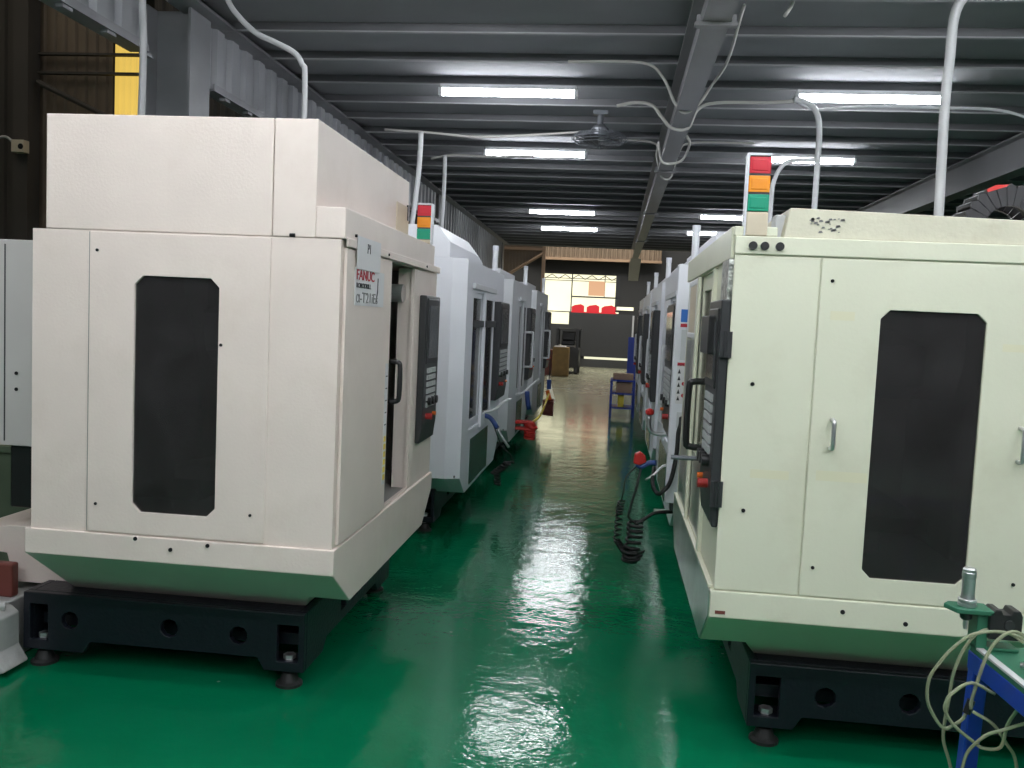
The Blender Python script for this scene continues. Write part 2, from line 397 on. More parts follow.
bn = MB().box(-.92, -.34, FY - .03, FY - .02, 2.56, 3.08).build('faded_banner', 'dayorange')
tag(bn, 'faded orange banner hanging in the bright far opening', 'banner')
for i, (x0, x1) in enumerate(((-1.49, -1.04), (-.95, -.5), (-.42, .08))):
    o = MB().prism([(x0, 1.97), (x1, 1.97), (x1, 2.18), ((x0 + x1) / 2 + .1, 2.24), (x0 + .1, 2.2), (x0, 2.14)], 'y', FY - .06, FY - .02).build('red_banner', 'dayred')
    tag(o, ('red cloth banner nearest the bright bare opening', 'middle red cloth banner above the dark shutter', 'red cloth banner nearest the dark wall end')[i], 'banner', 'red banners over the shutter')
struct(MB().box(-1.5, .12, FY - .05, FY + .02, 1.93, 1.97).build('trim_banner_rail', 'dayred'), 'red rail under the banners', 'trim')
struct(MB().box(.12, .72, FY - .05, FY - .0, 2.08, 2.2).build('window_slot', 'day'), 'bright daylit slot beside the red banners', 'window')
# shutter door and its daylit gap
d = MB()
for i in range(33):
    z = .38 + i * .047
    d.box(-1.56, .72, FY - .28 - (.006 if i % 2 else 0), FY - .24, z, z + .045)
sd = struct(d.build('door_1', 'shutter'), 'dark slatted shutter door below the red banners', 'door')
struct(MB().box(-.95, .66, FY - .25, FY - .24, .29, .37).build('door_gap', 'gap'), 'strip of daylight under the shutter', 'door gap')
struct(MB().box(.70, .76, FY - .34, FY - .22, .3, 1.9).build('door_jamb', 'pipe'), 'pale post beside the shutter', 'door frame')
struct(MB().box(-1.56, .75, FY - .30, FY - .22, 0, .29).build('door_sill', 'shutter'), 'dark low wall under the shutter', 'sill')
struct(MB().box(-3.6, -1.56, FY - .3, FY - .2, 0, 1.5).build('wall_far_low', 'shutter'), 'dark low wall beside the shutter', 'wall')
struct(MB().box(-9.5, 9, 24.25, 33, 6.6, 6.7).build('ceiling_far', 'darkwall'), 'dark roof of the far hall', 'ceiling')
struct(MB().box(-4.5, 3, 26, 31, 6.56, 6.6).build('added_skylight_far', 'rooffill2'), 'added unseen roof panel lighting the far hall', 'window')  # unseen glowing panel added to brighten the brown sheet and lean-to
struct(MB().box(-8.5, -4.5, 4, 8, 6.56, 6.6).build('added_skylight_bay', 'rooffill3'), 'added unseen roof panel lighting the neighbouring bay', 'window')  # roof glow added out of sight to lift the bay's brown wall
# brown lean-to with post frame
lt = empty('lean_to_canopy', (-2.2, 27, 0), 'brown corrugated lean-to on a pale brown frame beside the far opening', 'canopy')
b = MB()
for i in range(16):
    x = -1.6 + i * .1; z = 2.62 + i * .062
    b.prism([(x, z + .06), (x + .06, z + .10), (x + .06, 4.3), (x, 4.3)], 'y', .0, .03)
    b.prism([(x + .06, z + .10), (x + .10, z + .12), (x + .10, 4.3), (x + .06, 4.3)], 'y', .03, .05)
b.build('corrugated_sheet', 'brown', lt)
MB().box(-.03, .07, -.1, 0, 0, 4.3).build('post', 'brownf', lt)
MB().box(-1.66, -1.58, -.1, 0, 0, 4.3).build('post', 'brownf', lt)
MB().cyl((-1.6, -.06, 2.60), (.02, -.06, 3.62), .045, 8).build('rafter', 'brownf', lt)
MB().box(-1.6, .02, -.08, -.02, 3.70, 3.78).build('rail', 'brownf', lt)

# ------------------------------------------------------------------ fluorescent tubes
def lamp():
    t = empty('fluorescent_light', (0, 0, 0), '', 'ceiling light', 'fluorescent tubes in two rows')
    MB().box(-.6, .6, -.035, .035, -.005, .03).build('housing', 'lighth', t)
    MB().cyl((-.585, 0, -.030), (.585, 0, -.030), .034, 16).build('lamp_tube', 'tube', t)
    for s in (-1, 1): MB().box(s * .6 - .015, s * .6 + .015, -.036, .036, -.066, .0).build('end_cap', 'lighth', t)
    return t
L0 = lamp(); first = True
for x, ys_ in ((-2.75, (2.285, .895, -.495)), (.5, (2.285, .895)), (3.5, (2.285, .895, -.495)), (-1.02, (.895, -1.885)), (2.05, (.895, -1.885))):  # extra unseen tubes, added to brighten the near machine faces
    for y in ys_:
        o = copy_tree(L0); o.location = (x, y, JZ - .0295)
        o['label'] = 'added unseen fluorescent tube overhead, brightening the near machines'; o['group'] = 'tubes outside the view'
for x, row in ((-1.02, 'over the white machine row'), (2.05, 'over the cream machine row')):
    for i, y in enumerate((7.845, 10.625, 16.185, 18.965, 5.065, 2.285, -.495, -3.275)):
        o = L0 if first else copy_tree(L0); first = False
        o.location = (x, y, JZ - .0295)
        if i < 4: o['label'] = ('first', 'second', 'third', 'most distant')[i] + ' glowing fluorescent tube in view ' + row
        else: o['label'] = 'added unseen fluorescent tube overhead, brightening the near machines'; o['group'] = 'tubes outside the view'

# ------------------------------------------------------------------ machines
def tower3(t, sx, x, v, z, w, hbase, hl):
    g = bpy.data.objects.new('signal_tower', None); C.objects.link(g); g.parent = t; g.empty_display_size = .05
    MB(sx).box(x - w / 2, x + w / 2, v, v + .05, z, z + hbase).build('tower_base', 'beige', g, .004)
    MB(sx).box(x - w / 2 - .006, x - w / 2 - .001, v - .002, v + .055, z, z + hbase + 3 * hl + .008).box(x - w / 2, x + w / 2, v - .002, v + .053, z + hbase + 3 * hl, z + hbase + 3 * hl + .008).build('tower_bracket', 'white', g)
    for k, (m, n) in enumerate((('greenl', 'green_lens'), ('amber', 'amber_lens'), ('red', 'red_lens'))):
        b = MB(sx); z0 = z + hbase + k * hl
        b.box(x - w / 2 + .001, x + w / 2, v + .002, v + .048, z0 + .003, z0 + hl - .003)
        b.box(x - w / 2 + .008, x + w / 2 - .008, v, v + .05, z0 + .012, z0 + hl - .012)
        b.build(n, m, g, .003)
        MB(sx).box(x - w / 2 + .002, x + w / 2 - .002, v + .003, v + .047, z0 + hl - .004, z0 + hl + .004).build('lens_ring', 'char', g)
    return g
def led_tower(t, sx, u, v, z, h=.26, r=.026):
    g = bpy.data.objects.new('signal_tower', None); C.objects.link(g); g.parent = t; g.empty_display_size = .05
    MB(sx).cyl((u, v, z), (u, v, z + .05), r * .9, 14).build('tower_base', 'white', g)
    b = MB(sx); b.cyl((u, v, z + .05), (u, v, z + h - .045), r * .92, 14)
    b.build('lens', 'lens', g)
    MB(sx).cyl((u, v, z + h - .045), (u, v, z + h), r, 14).build('tower_cap', 'white', g)
def screw(t, sx, pts, axis='y', w=0.0, r=.006):
    s0 = None
    for p in pts:
        b = MB(sx)
        if axis == 'y': b.cyl((p[0], w - .004, p[1]), (p[0], w + .004, p[1]), r, 10)
        else: b.cyl((w - .004, p[0], p[1]), (w + .004, p[0], p[1]), r, 10)
        b.build('screw', 'hole', t)
def cpanel(t, sx, u0, u1, v0, v1, z0, z1, tilt=0, scr=(.55, .97), name='control_panel', glow='screen'):
    """operator panel: u0 outer face (toward the aisle), u1 body side"""
    g = bpy.data.objects.new(name, None); C.objects.link(g); g.parent = t; g.empty_display_size = .05
    W = v1 - v0; H = z1 - z0
    MB(sx).prism([(u0 + .012, z0), (u1, z0), (u1, z1), (u0, z1), (u0, z0 + .1)], 'y', v0, v1).build('panel_case', 'char', g, .006)
    MB(sx).box(u0 - .006, u0 + .004, v0 + .03, v1 - .03, z0 + scr[0] * H - .01, z0 + scr[1] * H + .01).build('bezel', 'black', g, .004)
    MB(sx).box(u0 - .009, u0 - .002, v0 + .07, v1 - .07, z0 + scr[0] * H + .02, z0 + scr[1] * H - .03).build('screen', glow, g)
    k = MB(sx)
    for i in range(6):
        for j in range(5):
            vv = v0 + .07 + j * (W - .14) / 5; zz = z0 + scr[0] * H - .06 - i * .037
            k.box(u0 - .008, u0 + .004, vv, vv + (W - .14) / 5 - .012, zz, zz + .026)
    k.build('key_pad', 'key', g)
    for j in range(3): MB(sx).cyl((u0 - .025, v0 + .1 + j * (W - .2) / 2, z0 + .22), (u0 + .005, v0 + .1 + j * (W - .2) / 2, z0 + .22), .022, 12).build('selector_knob', 'black', g)
    MB(sx).cyl((u0 - .035, v0 + .09, z0 + .14), (u0 + .002, v0 + .09, z0 + .14), .017, 14).build('emergency_stop', 'estop', g)
    MB(sx).cyl((u0 - .02, v1 - .1, z0 + .14), (u0 + .002, v1 - .1, z0 + .14), .011, 14).build('start_button', 'orange', g)
    return g
def grip(t, sx, u, v, z0, z1, m, out=.06, r=.011, axis='u', name='handle', lean=0):
    if axis == 'u': pts = [(u, v, z0), (u - out * .8, v, z0 + .003), (u - out, v, z0 + .03), (u - out, v, z1 - .03), (u - out * .8, v, z1 - .003), (u, v, z1)]
    else: pts = [(u, v, z0), (u, v - out * .8, z0 + .002), (u + lean, v - out, z0 + .016), (u + lean, v - out, z1 - .016), (u, v - out * .8, z1 - .002), (u, v, z1)]
    b = MB(sx).tube(pts, r, 8, 3)
    return b.build(name, m, t, smooth=True)
def pads(t, sx, pts, r=.055):
    for (u, v) in pts:
        g = MB(sx).lathe((u * 1, v, 0), [(r, 0), (r, .012), (r * .75, .02), (r * .5, .055), (r * .35, .06)], 20).build('leveling_pad', 'rubber', t, smooth=False)
        MB(sx).cyl((u, v, .055), (u, v, .13), .014, 10).cyl((u, v, .112), (u, v, .13), .026, 6).build('leveling_bolt', 'chrome', g)

def base(t, sx, W, u0=.2, u1=1.4, v0=.20, holes=True):
    """dark cast bed with round core holes and open foot pockets"""
    v1 = W - .20; z0, z1 = .07, .315
    b = MB(sx)
    hs = []
    def circ(cu, cz, r): return [(cu + r * math.cos(2 * PI * i / 10 + .3), cz + r * math.sin(2 * PI * i / 10 + .3)) for i in range(10)]
    pts = [(u0 + .58, .21), (u0 + .28, .205), (u0 + 1.02, .205)]
    hs = [circ(u, z, .038) for u, z in pts] + [rect(u0 + .025, u0 + .115, .112, .265), rect(u1 - .11, u1 - .03, .112, .265)]
    outer = [(u0, z0), (u0 + .17, z0), (u0 + .20, z0 + .05), (u1 - .30, z0 + .05), (u1 - .27, z0), (u1, z0), (u1, z1), (u0, z1)]
    b.plate(outer, hs, 'y', v0, v0 + .03)
    b.plate(outer, hs, 'y', v1 - .03, v1)
    sh = [rect(v0 + .06 + k * .11, v0 + .12 + k * .11, .14, .25) for k in range(0)]
    so = [(v0, z0), (v0 + .25, z0), (v0 + .3, z0 + .05), (v1 - .3, z0 + .05), (v1 - .25, z0), (v1, z0), (v1, z1), (v0, z1)]
    so = [(min(max(a, v0 + .031), v1 - .031), c) for a, c in so]
    b.plate(so, [rect(v0 + .5, v0 + .58, .17, .27), rect(v0 + .68, v0 + .76, .17, .27), rect(v1 - .58, v1 - .5, .17, .27)], 'x', u0, u0 + .03)
    b.plate(so, [], 'x', u1 - .03, u1)
    b.box(u0 + .031, u1 - .031, v0 + .031, v1 - .031, z1 - .03, z1).box(u0 + .03, u1 - .03, v0 + .09, v1 - .09, .15, .20)
    for u in (u0 + .02, u1 - .25): 
        for v in (v0 + .031, v1 - .161): b.box(u + .012, u + .16, v, v + .13, z0, z0 + .022)
    b.build('base_casting', 'navy', t, .004)
    pads(t, sx, [(u0 + .075, v0 + .045), (u0 + .075, v1 - .045), (u1 - .07, v0 + .045), (u1 - .07, v1 - .045)])

def skirt(t, sx, W, D, m, zt=.648, ze=.55):
    """drip pan: a shallow rim over a hopper that narrows downwards"""
    def prof(zb, top=zt):
        dv = (ze - zb) / .75
        return [(-.012, top), (-.012, ze), (dv, zb), (W - dv, zb), (W + .012, ze), (W + .012, top)]
    b = MB(sx)
    b.loft([[(u, p[0], p[1]) for p in prof(zb)] for u, zb in ((0, .385), (.17, .385), (.235, .2875), (D + .02, .2875))])
    return b.build('drip_pan', m, t, .004)

def interior(t, sx, W, D, light='intr'):
    """column, spindle head and table seen dimly through the window and the door"""
    MB(sx).prism([(D - .42, .66), (D - .03, .66), (D - .03, 1.75), (D - .30, 1.75), (D - .42, 1.2)], 'y', W * .32, W * .68).build('machine_column', light, t, .02)
    MB(sx).box(.55, D - .36, W * .40, W * .60, 1.30, 1.72).cyl((.66, W * .5, 1.1), (.66, W * .5, 1.3), .09, 20, .12).build('spindle_head', light, t, .015)
    MB(sx).box(.35, .85, W * .22, W * .78, .80, .86).box(.45, .75, W * .35, W * .65, .66, .80).build('work_table', 'steel', t, .004)
    MB(sx).box(.42, .56, W * .40, W * .52, .862, .95).box(.42, .56, W * .56, W * .62, .862, .95).build('vise', 'chrome', t, .004)
    MB(sx).lathe((.66, W * .5, 1.42), [(.03, -.12), (.26, -.12), (.30, -.07), (.30, .1), (.2, .16), (.05, .16)], 24).build('tool_turret', 'intd', t)

# ---- first machine of the white row: warm white, boxed top, three-colour tower
def machine_warm():
    sx = -1; W = 1.80; D = 1.237
    t = empty('machining_center', (-1.0, 3.2, 0), 'warm white machining center with tall box top and open door beside the first column', 'machine', 'machining centers')
    skirt(t, sx, W, D, 'pink')
    base(t, sx, W, .18, 1.41)
    # shell
    wu0, wu1, wz0, wz1 = .478, .815, .742, 1.655
    hole = octa(wu0, wu1, wz0, wz1, .034)
    b = MB(sx)
    b.plate(rect(.013, D, .648, 1.82), [hole], 'y', 0, .02)
    b.box(.013, D, W - .02, W, .648, 1.82).box(D - .02, D, .02, W - .02, .648, 1.82).box(.014, D - .001, .021, W - .021, 1.80, 1.819)
    b.plate(rect(.02, W - .02, .648, 1.80), [rect(.72, 1.27, .66, 1.79)], 'x', .013, .03)
    b.box(.031, .10, 1.25, 1.275, .655, 1.79).box(.013, .03, 1.236, 1.262, .655, 1.8)
    b.build('enclosure', 'pink', t)
    MB(sx).box(.03, D - .02, .02, W - .02, .649, .652).box(.2, D - .022, W - .05, W - .021, .652, 1.8).box(D - .05, D - .022, .02, W - .05, .652, 1.8).build('inner_lining', 'intl', t)
    p = MB(sx).plate(rect(.280, .998, .655, 1.815), [hole], 'y', -.008, -.001).build('side_panel', 'pink', t, .002)
    MB(sx).prism(octa(wu0, wu1, wz0, wz1, .034), 'y', .003, .009).build('side_window', 'glass', p)
    screw(p, sx, [(.967, 1.745), (.962, .764), (.466, 1.406), (.335, .761)], 'y', -.008)
    screw(t, sx, [(.794, .638), (.65, .605), (.5, .632)], 'y', -.012, .008)
    # corner post line, shadow gap
    MB(sx).box(.281, .284, -.004, .0, .655, 1.815).build('panel_seam', 'intr', t)
    MB(sx).box(.9995, 1.003, -.004, .0, .655, 1.815).build('panel_seam', 'intr', t)
    # top cover
    MB(sx).box(.282, 1.184, 0, 1.46, 1.822, 2.256).build('top_cover', 'pink', t, .004)
    MB(sx).box(.112, .279, 0, 1.46, 1.822, 2.256).build('top_cover', 'pink', t, .004)
    MB(sx).box(.108, .112, 1.20, 1.455, 1.945, 2.12).build('cover_hatch', 'beige', t)
    # header above the door
    MB(sx).box(-.002, .1115, 0, 1.64, 1.823, 1.938).box(-.008, 0, .02, W - .01, 1.795, 1.83).build('door_header', 'pink', t, .004)
    screw(t, sx, [(.12, 1.845), (.62, 1.812), (1.42, 1.812)], 'x', -.008, .006)
    MB(sx).cyl((.19, -.002, 1.828), (.21, -.002, 1.828), .007, 8).build('cover_bolt', 'hole', t)
    # sliding door leaf, handle, stickers
    dr = MB(sx).box(-.001, .012, .035, .715, .66, 1.79).build('door', 'pink', t, .002)
    grip(dr, sx, 0, .73, 1.155, 1.338, 'black', .05, .012)
    st = MB(sx).box(-.0025, -.001, .655, .70, .78, 1.33).build('warning_strip', 'paper', dr)
    sk = MB(sx)
    for i in range(6): sk.box(-.0035, -.0025, .662, .695, .80 + i * .035, .825 + i * .035)
    sk.build('warning_print', 'yellow', st)
    si = MB(sx)
    for i in range(5): si.box(-.0035, -.0025, .665, .69, 1.05 + i * .055, 1.055 + i * .055)
    si.build('warning_lettering', 'ink', st)
    # interior
    interior(t, sx, W, D)
    MB(sx).cyl((.5, 1.20, 1.66), (.06, 1.20, 1.66), .045, 16).build('way_cover_roller', 'chrome', t)
    MB(sx).box(.12, .2, .73, .76, .66, 1.79).build('door_rail', 'intr', t)
    # control panel
    cpanel(t, sx, -.025, .012, 1.37, 1.735, .872, 1.66)
    MB(sx).box(.104, .112, 1.42, 1.458, 2.05, 2.13).build('cover_catch', 'black', t)
    tower3(t, sx, .035, 1.50, 1.94, .075, .02, .062)
    # name plate and paper note
    sp = MB(sx).box(-.0035, -.001, .14, .57, 1.580, 1.726).build('name_plate', 'paper', dr)
    R = (PI / 2, 0, PI / 2)
    text('FANUC', .056, 'redink', sp, (.005, .150, 1.682), R, sx=1.4, bold=.0006)
    text('ROBODRILL', .027, 'ink', sp, (.005, .150, 1.650), R, sx=1.45, bold=.0004)
    text('\u03b1-T21iEs', .060, 'letter', sp, (.005, .150, 1.592), R, sx=1.45)
    MB(sx).prism([(.44, 1.60), (.455, 1.60), (.475, 1.64), (.478, 1.70), (.466, 1.70), (.462, 1.645)], 'x', -.0042, -.0036).build('ink_mark', 'ink', sp)
    n = MB(sx).box(-.0105, -.0085, .135, .475, 1.722, 1.848).build('paper_note', 'paper', t)
    text('P1', .055, 'ink', n, (.0115, .27, 1.79), R, sx=1.0)
    # back: electrical cabinet and chip chute
    cab = MB(sx).box(1.50, 1.66, .38, 1.35, .90, 1.80).build('electrical_cabinet', 'cabinet', t, .004)
    MB(sx).box(1.628, 1.632, .376, .382, .92, 1.78).build('cabinet_seam', 'char', cab)
    screw(cab, sx, [(1.575, 1.22), (1.575, 1.15)], 'y', .38, .008)
    MB(sx).box(1.24, 1.50, .40, 1.3, 1.0, 1.78).build('cabinet_neck', 'whitegrey', t)
    MB(sx).box(1.25, 1.62, .4, 1.3, .62, .9).build('cabinet_underside', 'black', t, .01)
    MB(sx).prism([(1.1, .56), (1.60, .545), (1.85, .50), (1.85, .44), (1.61, .42), (1.575, .295), (1.1, .295)], 'y', .37, 1.40).build('chip_chute', 'pink', t, .004)
    return t
W1 = machine_warm()

# ---- first machine of the cream row
def machine_cream():
    sx = 1; W = 1.77; D = 1.42
    t = empty('machining_center', (.39, 3.1, 0), 'cream green machining center with worn roof, two bar handles and three-colour tower', 'machine', 'machining centers')
    t2 = t
    skirt(t, sx, W, D, 'cream', .640, .545)
    MB(sx).prism([(0, .636), (0, .545), (.207, .39), (W - .207, .39), (W, .545), (W, .636)], 'x', -.004, -.001).build('pan_face', 'steel', t)
    base(t, sx, W, .19, 1.60)
    wu0, wu1, wz0, wz1 = .505, .845, .722, 1.641
    hole = octa(wu0, wu1, wz0, wz1, .03)
    b = MB(sx)
    b.plate(rect(.013, D, .640, 1.868), [hole], 'y', 0, .02)
    b.box(.013, D, W - .02, W, .64, 1.86).box(D - .02, D, .02, W - .02, .64, 1.86).box(.031, D - .021, .021, W - .021, 1.845, 1.868)
    b.plate(rect(.02, W - .02, .64, 1.86), [rect(.50, 1.40, .66, 1.79)], 'x', .013, .03)
    b.build('enclosure', 'cream', t)
    MB(sx).box(.03, D - .02, .02, W - .02, .641, .645).box(D - .05, D - .022, .02, W - .05, .65, 1.84).build('inner_lining', 'intd', t)
    MB(sx).box(.012, .296, -.007, -.001, .645, 1.806).build('corner_panel', 'cream', t, .002)
    p = MB(sx).plate(rect(.302, 1.075, .645, 1.806), [hole], 'y', -.007, -.001).build('side_panel', 'cream', t, .002)
    MB(sx).prism(octa(wu0, wu1, wz0, wz1, .03), 'y', .002, .008).build('side_window', 'glass', p)
    grip(p, sx, .370, -.006, 1.163, 1.262, 'chrome', .035, .0075, 'v')
    grip(p, sx, .978, -.006, 1.155, 1.268, 'chrome', .035, .0075, 'v')
    MB(sx).box(1.08, D - .004, -.007, -.001, .645, 1.806).build('back_panel', 'cream', t, .002)
    screw(p, sx, [(.339, 1.731), (.341, .746), (.998, .738)], 'y', -.007)
    screw(t, sx, [(.098, 1.369), (.095, .929)], 'y', -.007, .007)
    screw(t, sx, [(.45, .60), (.66, .575), (.91, .605)], 'y', -.012, .008)
    # tape marks left on the paint
    tp = mat('old_tape_stain', (.70, .68, .49), .5)
    for (u0, u1, z0, z1) in ((.11, .24, 1.045, 1.075), (.33, .50, 1.05, 1.085), (.34, .42, 1.60, 1.63), (.90, 1.04, 1.52, 1.545)):
        MB(sx).box(u0, u1, -.0078, -.0072, z0, z1).build('tape_residue', tp, t)
    MB(sx).box(.02, .055, -.0135, -.012, .558, .570).build('brand_badge', 'maroon', t)
    # top trim with three black knobs
    MB(sx).box(.010, D, -.010, .02, 1.811, 1.872).build('top_trim', 'cream', t, .004)
    for u in (.069, .108, .158): MB(sx).cyl((u, -.02, 1.839), (u, -.008, 1.839), .0145, 16).build('cable_gland', 'black', t)
    # worn roof
    MB(sx).loft([[(.170, y, 1.872), (D + .02, y, 1.872), (D + .02, y, 1.942), (.80, y, 1.957), (.188, y, 1.972)] for y in (.0, 1.55)]).build('roof_cover', 'creamworn', t, .003)
    MB(sx).box(.150, .188, .06, .14, 1.872, 1.955).build('conduit_box', 'whitegrey', t, .004)
    rnd = random.Random(3); fl = MB(sx)
    for i in range(26):
        u = .25 + rnd.random() * .11; z = 1.888 + rnd.random() * .05; s = .003 + rnd.random() * .006
        fl.prism([(u, z), (u + s * 1.8, z + s * .2), (u + s * 1.3, z + s), (u + s * .2, z + s * .8)], 'y', -.002, -.0005)
    fl.build('torn_label', 'letter', t)
    MB(sx).cyl((.262, -.002, 1.935), (.262, -.0005, 1.935), .006, 10).build('screw', 'hole', t)
    # header over the door
    MB(sx).box(.006, .15, -.002, W, 1.872, 1.905).box(.0, .013, .02, W, 1.796, 1.905).build('door_header', 'cream', t, .004)
    led = None
    tower3(t, sx, .078, -.009, 1.873, .072, .080, .063)
    # door: stainless lower panels, cream posts, grip
    dr = MB(sx)
    dr.plate(rect(.62, 1.10, .66, 1.79), [rect(.68, 1.05, 1.02, 1.72)], 'x', .02, .045)
    dr = dr.build('door', 'cream', t, .002)
    MB(sx).box(.03, .036, .68, 1.05, 1.02, 1.72).build('door_window', 'glass', dr)
    MB(sx).box(.015, .02, .66, 1.06, .66, .98).build('kick_plate', 'steel', dr)
    grip(dr, sx, .02, .66, 1.05, 1.33, 'black', .075, .014)
    MB(sx).box(.012, .04, 1.12, 1.40, .66, 1.79).build('sliding_panel', 'steel', t, .002)
    MB(sx).box(.012, .014, 1.42, 1.70, .66, 1.49).build('front_panel', 'steel', t, .002)
    MB(sx).box(-.004, .012, 1.08, 1.13, .645, 1.79).box(-.002, .03, .47, .52, .645, 1.79).build('door_post', 'cream', t, .002)
    MB(sx).box(-.006, .012, .02, W - .02, .640, .652).build('door_sill', 'cream', t, .002)
    MB(sx).box(-.003, .013, .012, .16, 1.64, 1.795).box(-.003, .013, .16, .20, 1.66, 1.795).build('chipped_plate', 'flakes', t)
    # frame of a clear document holder
    f = MB(sx).plate(rect(1.16, 1.60, 1.50, 1.79), [rect(1.20, 1.56, 1.53, 1.76)], 'x', .0, .012).build('document_holder', 'wpipe', t, .008)
    MB(sx).box(.003, .007, 1.19, 1.57, 1.52, 1.77).build('document_sheet', 'beige', f)
    interior(t, sx, W, D)
    # operator panel on the near corner, hinged
    g = cpanel(t, sx, -.022, .012, -.002, .36, .86, 1.655, scr=(.62, .95))
    for z in (1.50, .98):
        MB(sx).box(-.022, .020, -.016, -.003, z - .045, z + .045).cyl((-.002, -.018, z - .045), (-.002, -.018, z + .045), .006, 8).build('hinge', 'char', g)
    MB(sx).box(-.05, -.02, .10, .36, 1.46, 1.60).build('screen_hood', 'black', g, .006)
    MB(sx).cyl((-.14, .30, 1.055), (-.02, .30, 1.055), .009, 8).build('pendant_hook', 'fan', g)
    # cable carrier arching over the roof
    ca = bpy.data.objects.new('cable_carrier', None); C.objects.link(ca); ca.parent = t; ca.empty_display_size = .1
    cx, cz, R0, R1 = 1.095, 1.985, .088, .160
    cm = MB(sx); n = 13
    for i in range(n):
        a0 = PI * (i + .06) / n; a1 = PI * (i + .94) / n
        ring = lambda y: [(cx - R0 * math.cos(a0), y, cz + R0 * math.sin(a0)), (cx - R1 * math.cos(a0), y, cz + R1 * math.sin(a0)), (cx - (R1 + .012) * math.cos((a0 + a1) / 2), y, cz + (R1 + .012) * math.sin((a0 + a1) / 2)), (cx - R1 * math.cos(a1), y, cz + R1 * math.sin(a1)), (cx - R0 * math.cos(a1), y, cz + R0 * math.sin(a1))]
        cm.loft([ring(.50), ring(.515)]); cm.loft([ring(.635), ring(.65)])
        am = (a0 + a1) / 2
        cm.cyl((cx - R1 * math.cos(am), .515, cz + R1 * math.sin(am)), (cx - R1 * math.cos(am), .635, cz + R1 * math.sin(am)), .012, 6)
    cm.build('carrier_link', 'chain', ca)
    side = MB(sx)
    side.loft([[(cx - r * math.cos(PI * i / 24), y, cz + r * math.sin(PI * i / 24)) for r, i in [(R0, k) for k in range(25)] + [(R1 - .002, k) for k in range(24, -1, -1)]] for y in (.503, .512)])
    side.build('carrier_side', 'chain', ca)
    MB(sx).tube([(cx - .122 * math.cos(PI * i / 12), .575, cz + .122 * math.sin(PI * i / 12)) for i in range(13)], .02, 8, 2).build('carrier_cable', 'rubber', ca)
    MB(sx).prism([(cx - .085, cz + .136), (cx - .02, cz + .159), (cx - .01, cz + .168), (cx - .06, cz + .163), (cx - .09, cz + .146)], 'y', .498, .502).build('red_label', 'redp', ca)
    return t
K1 = machine_cream()

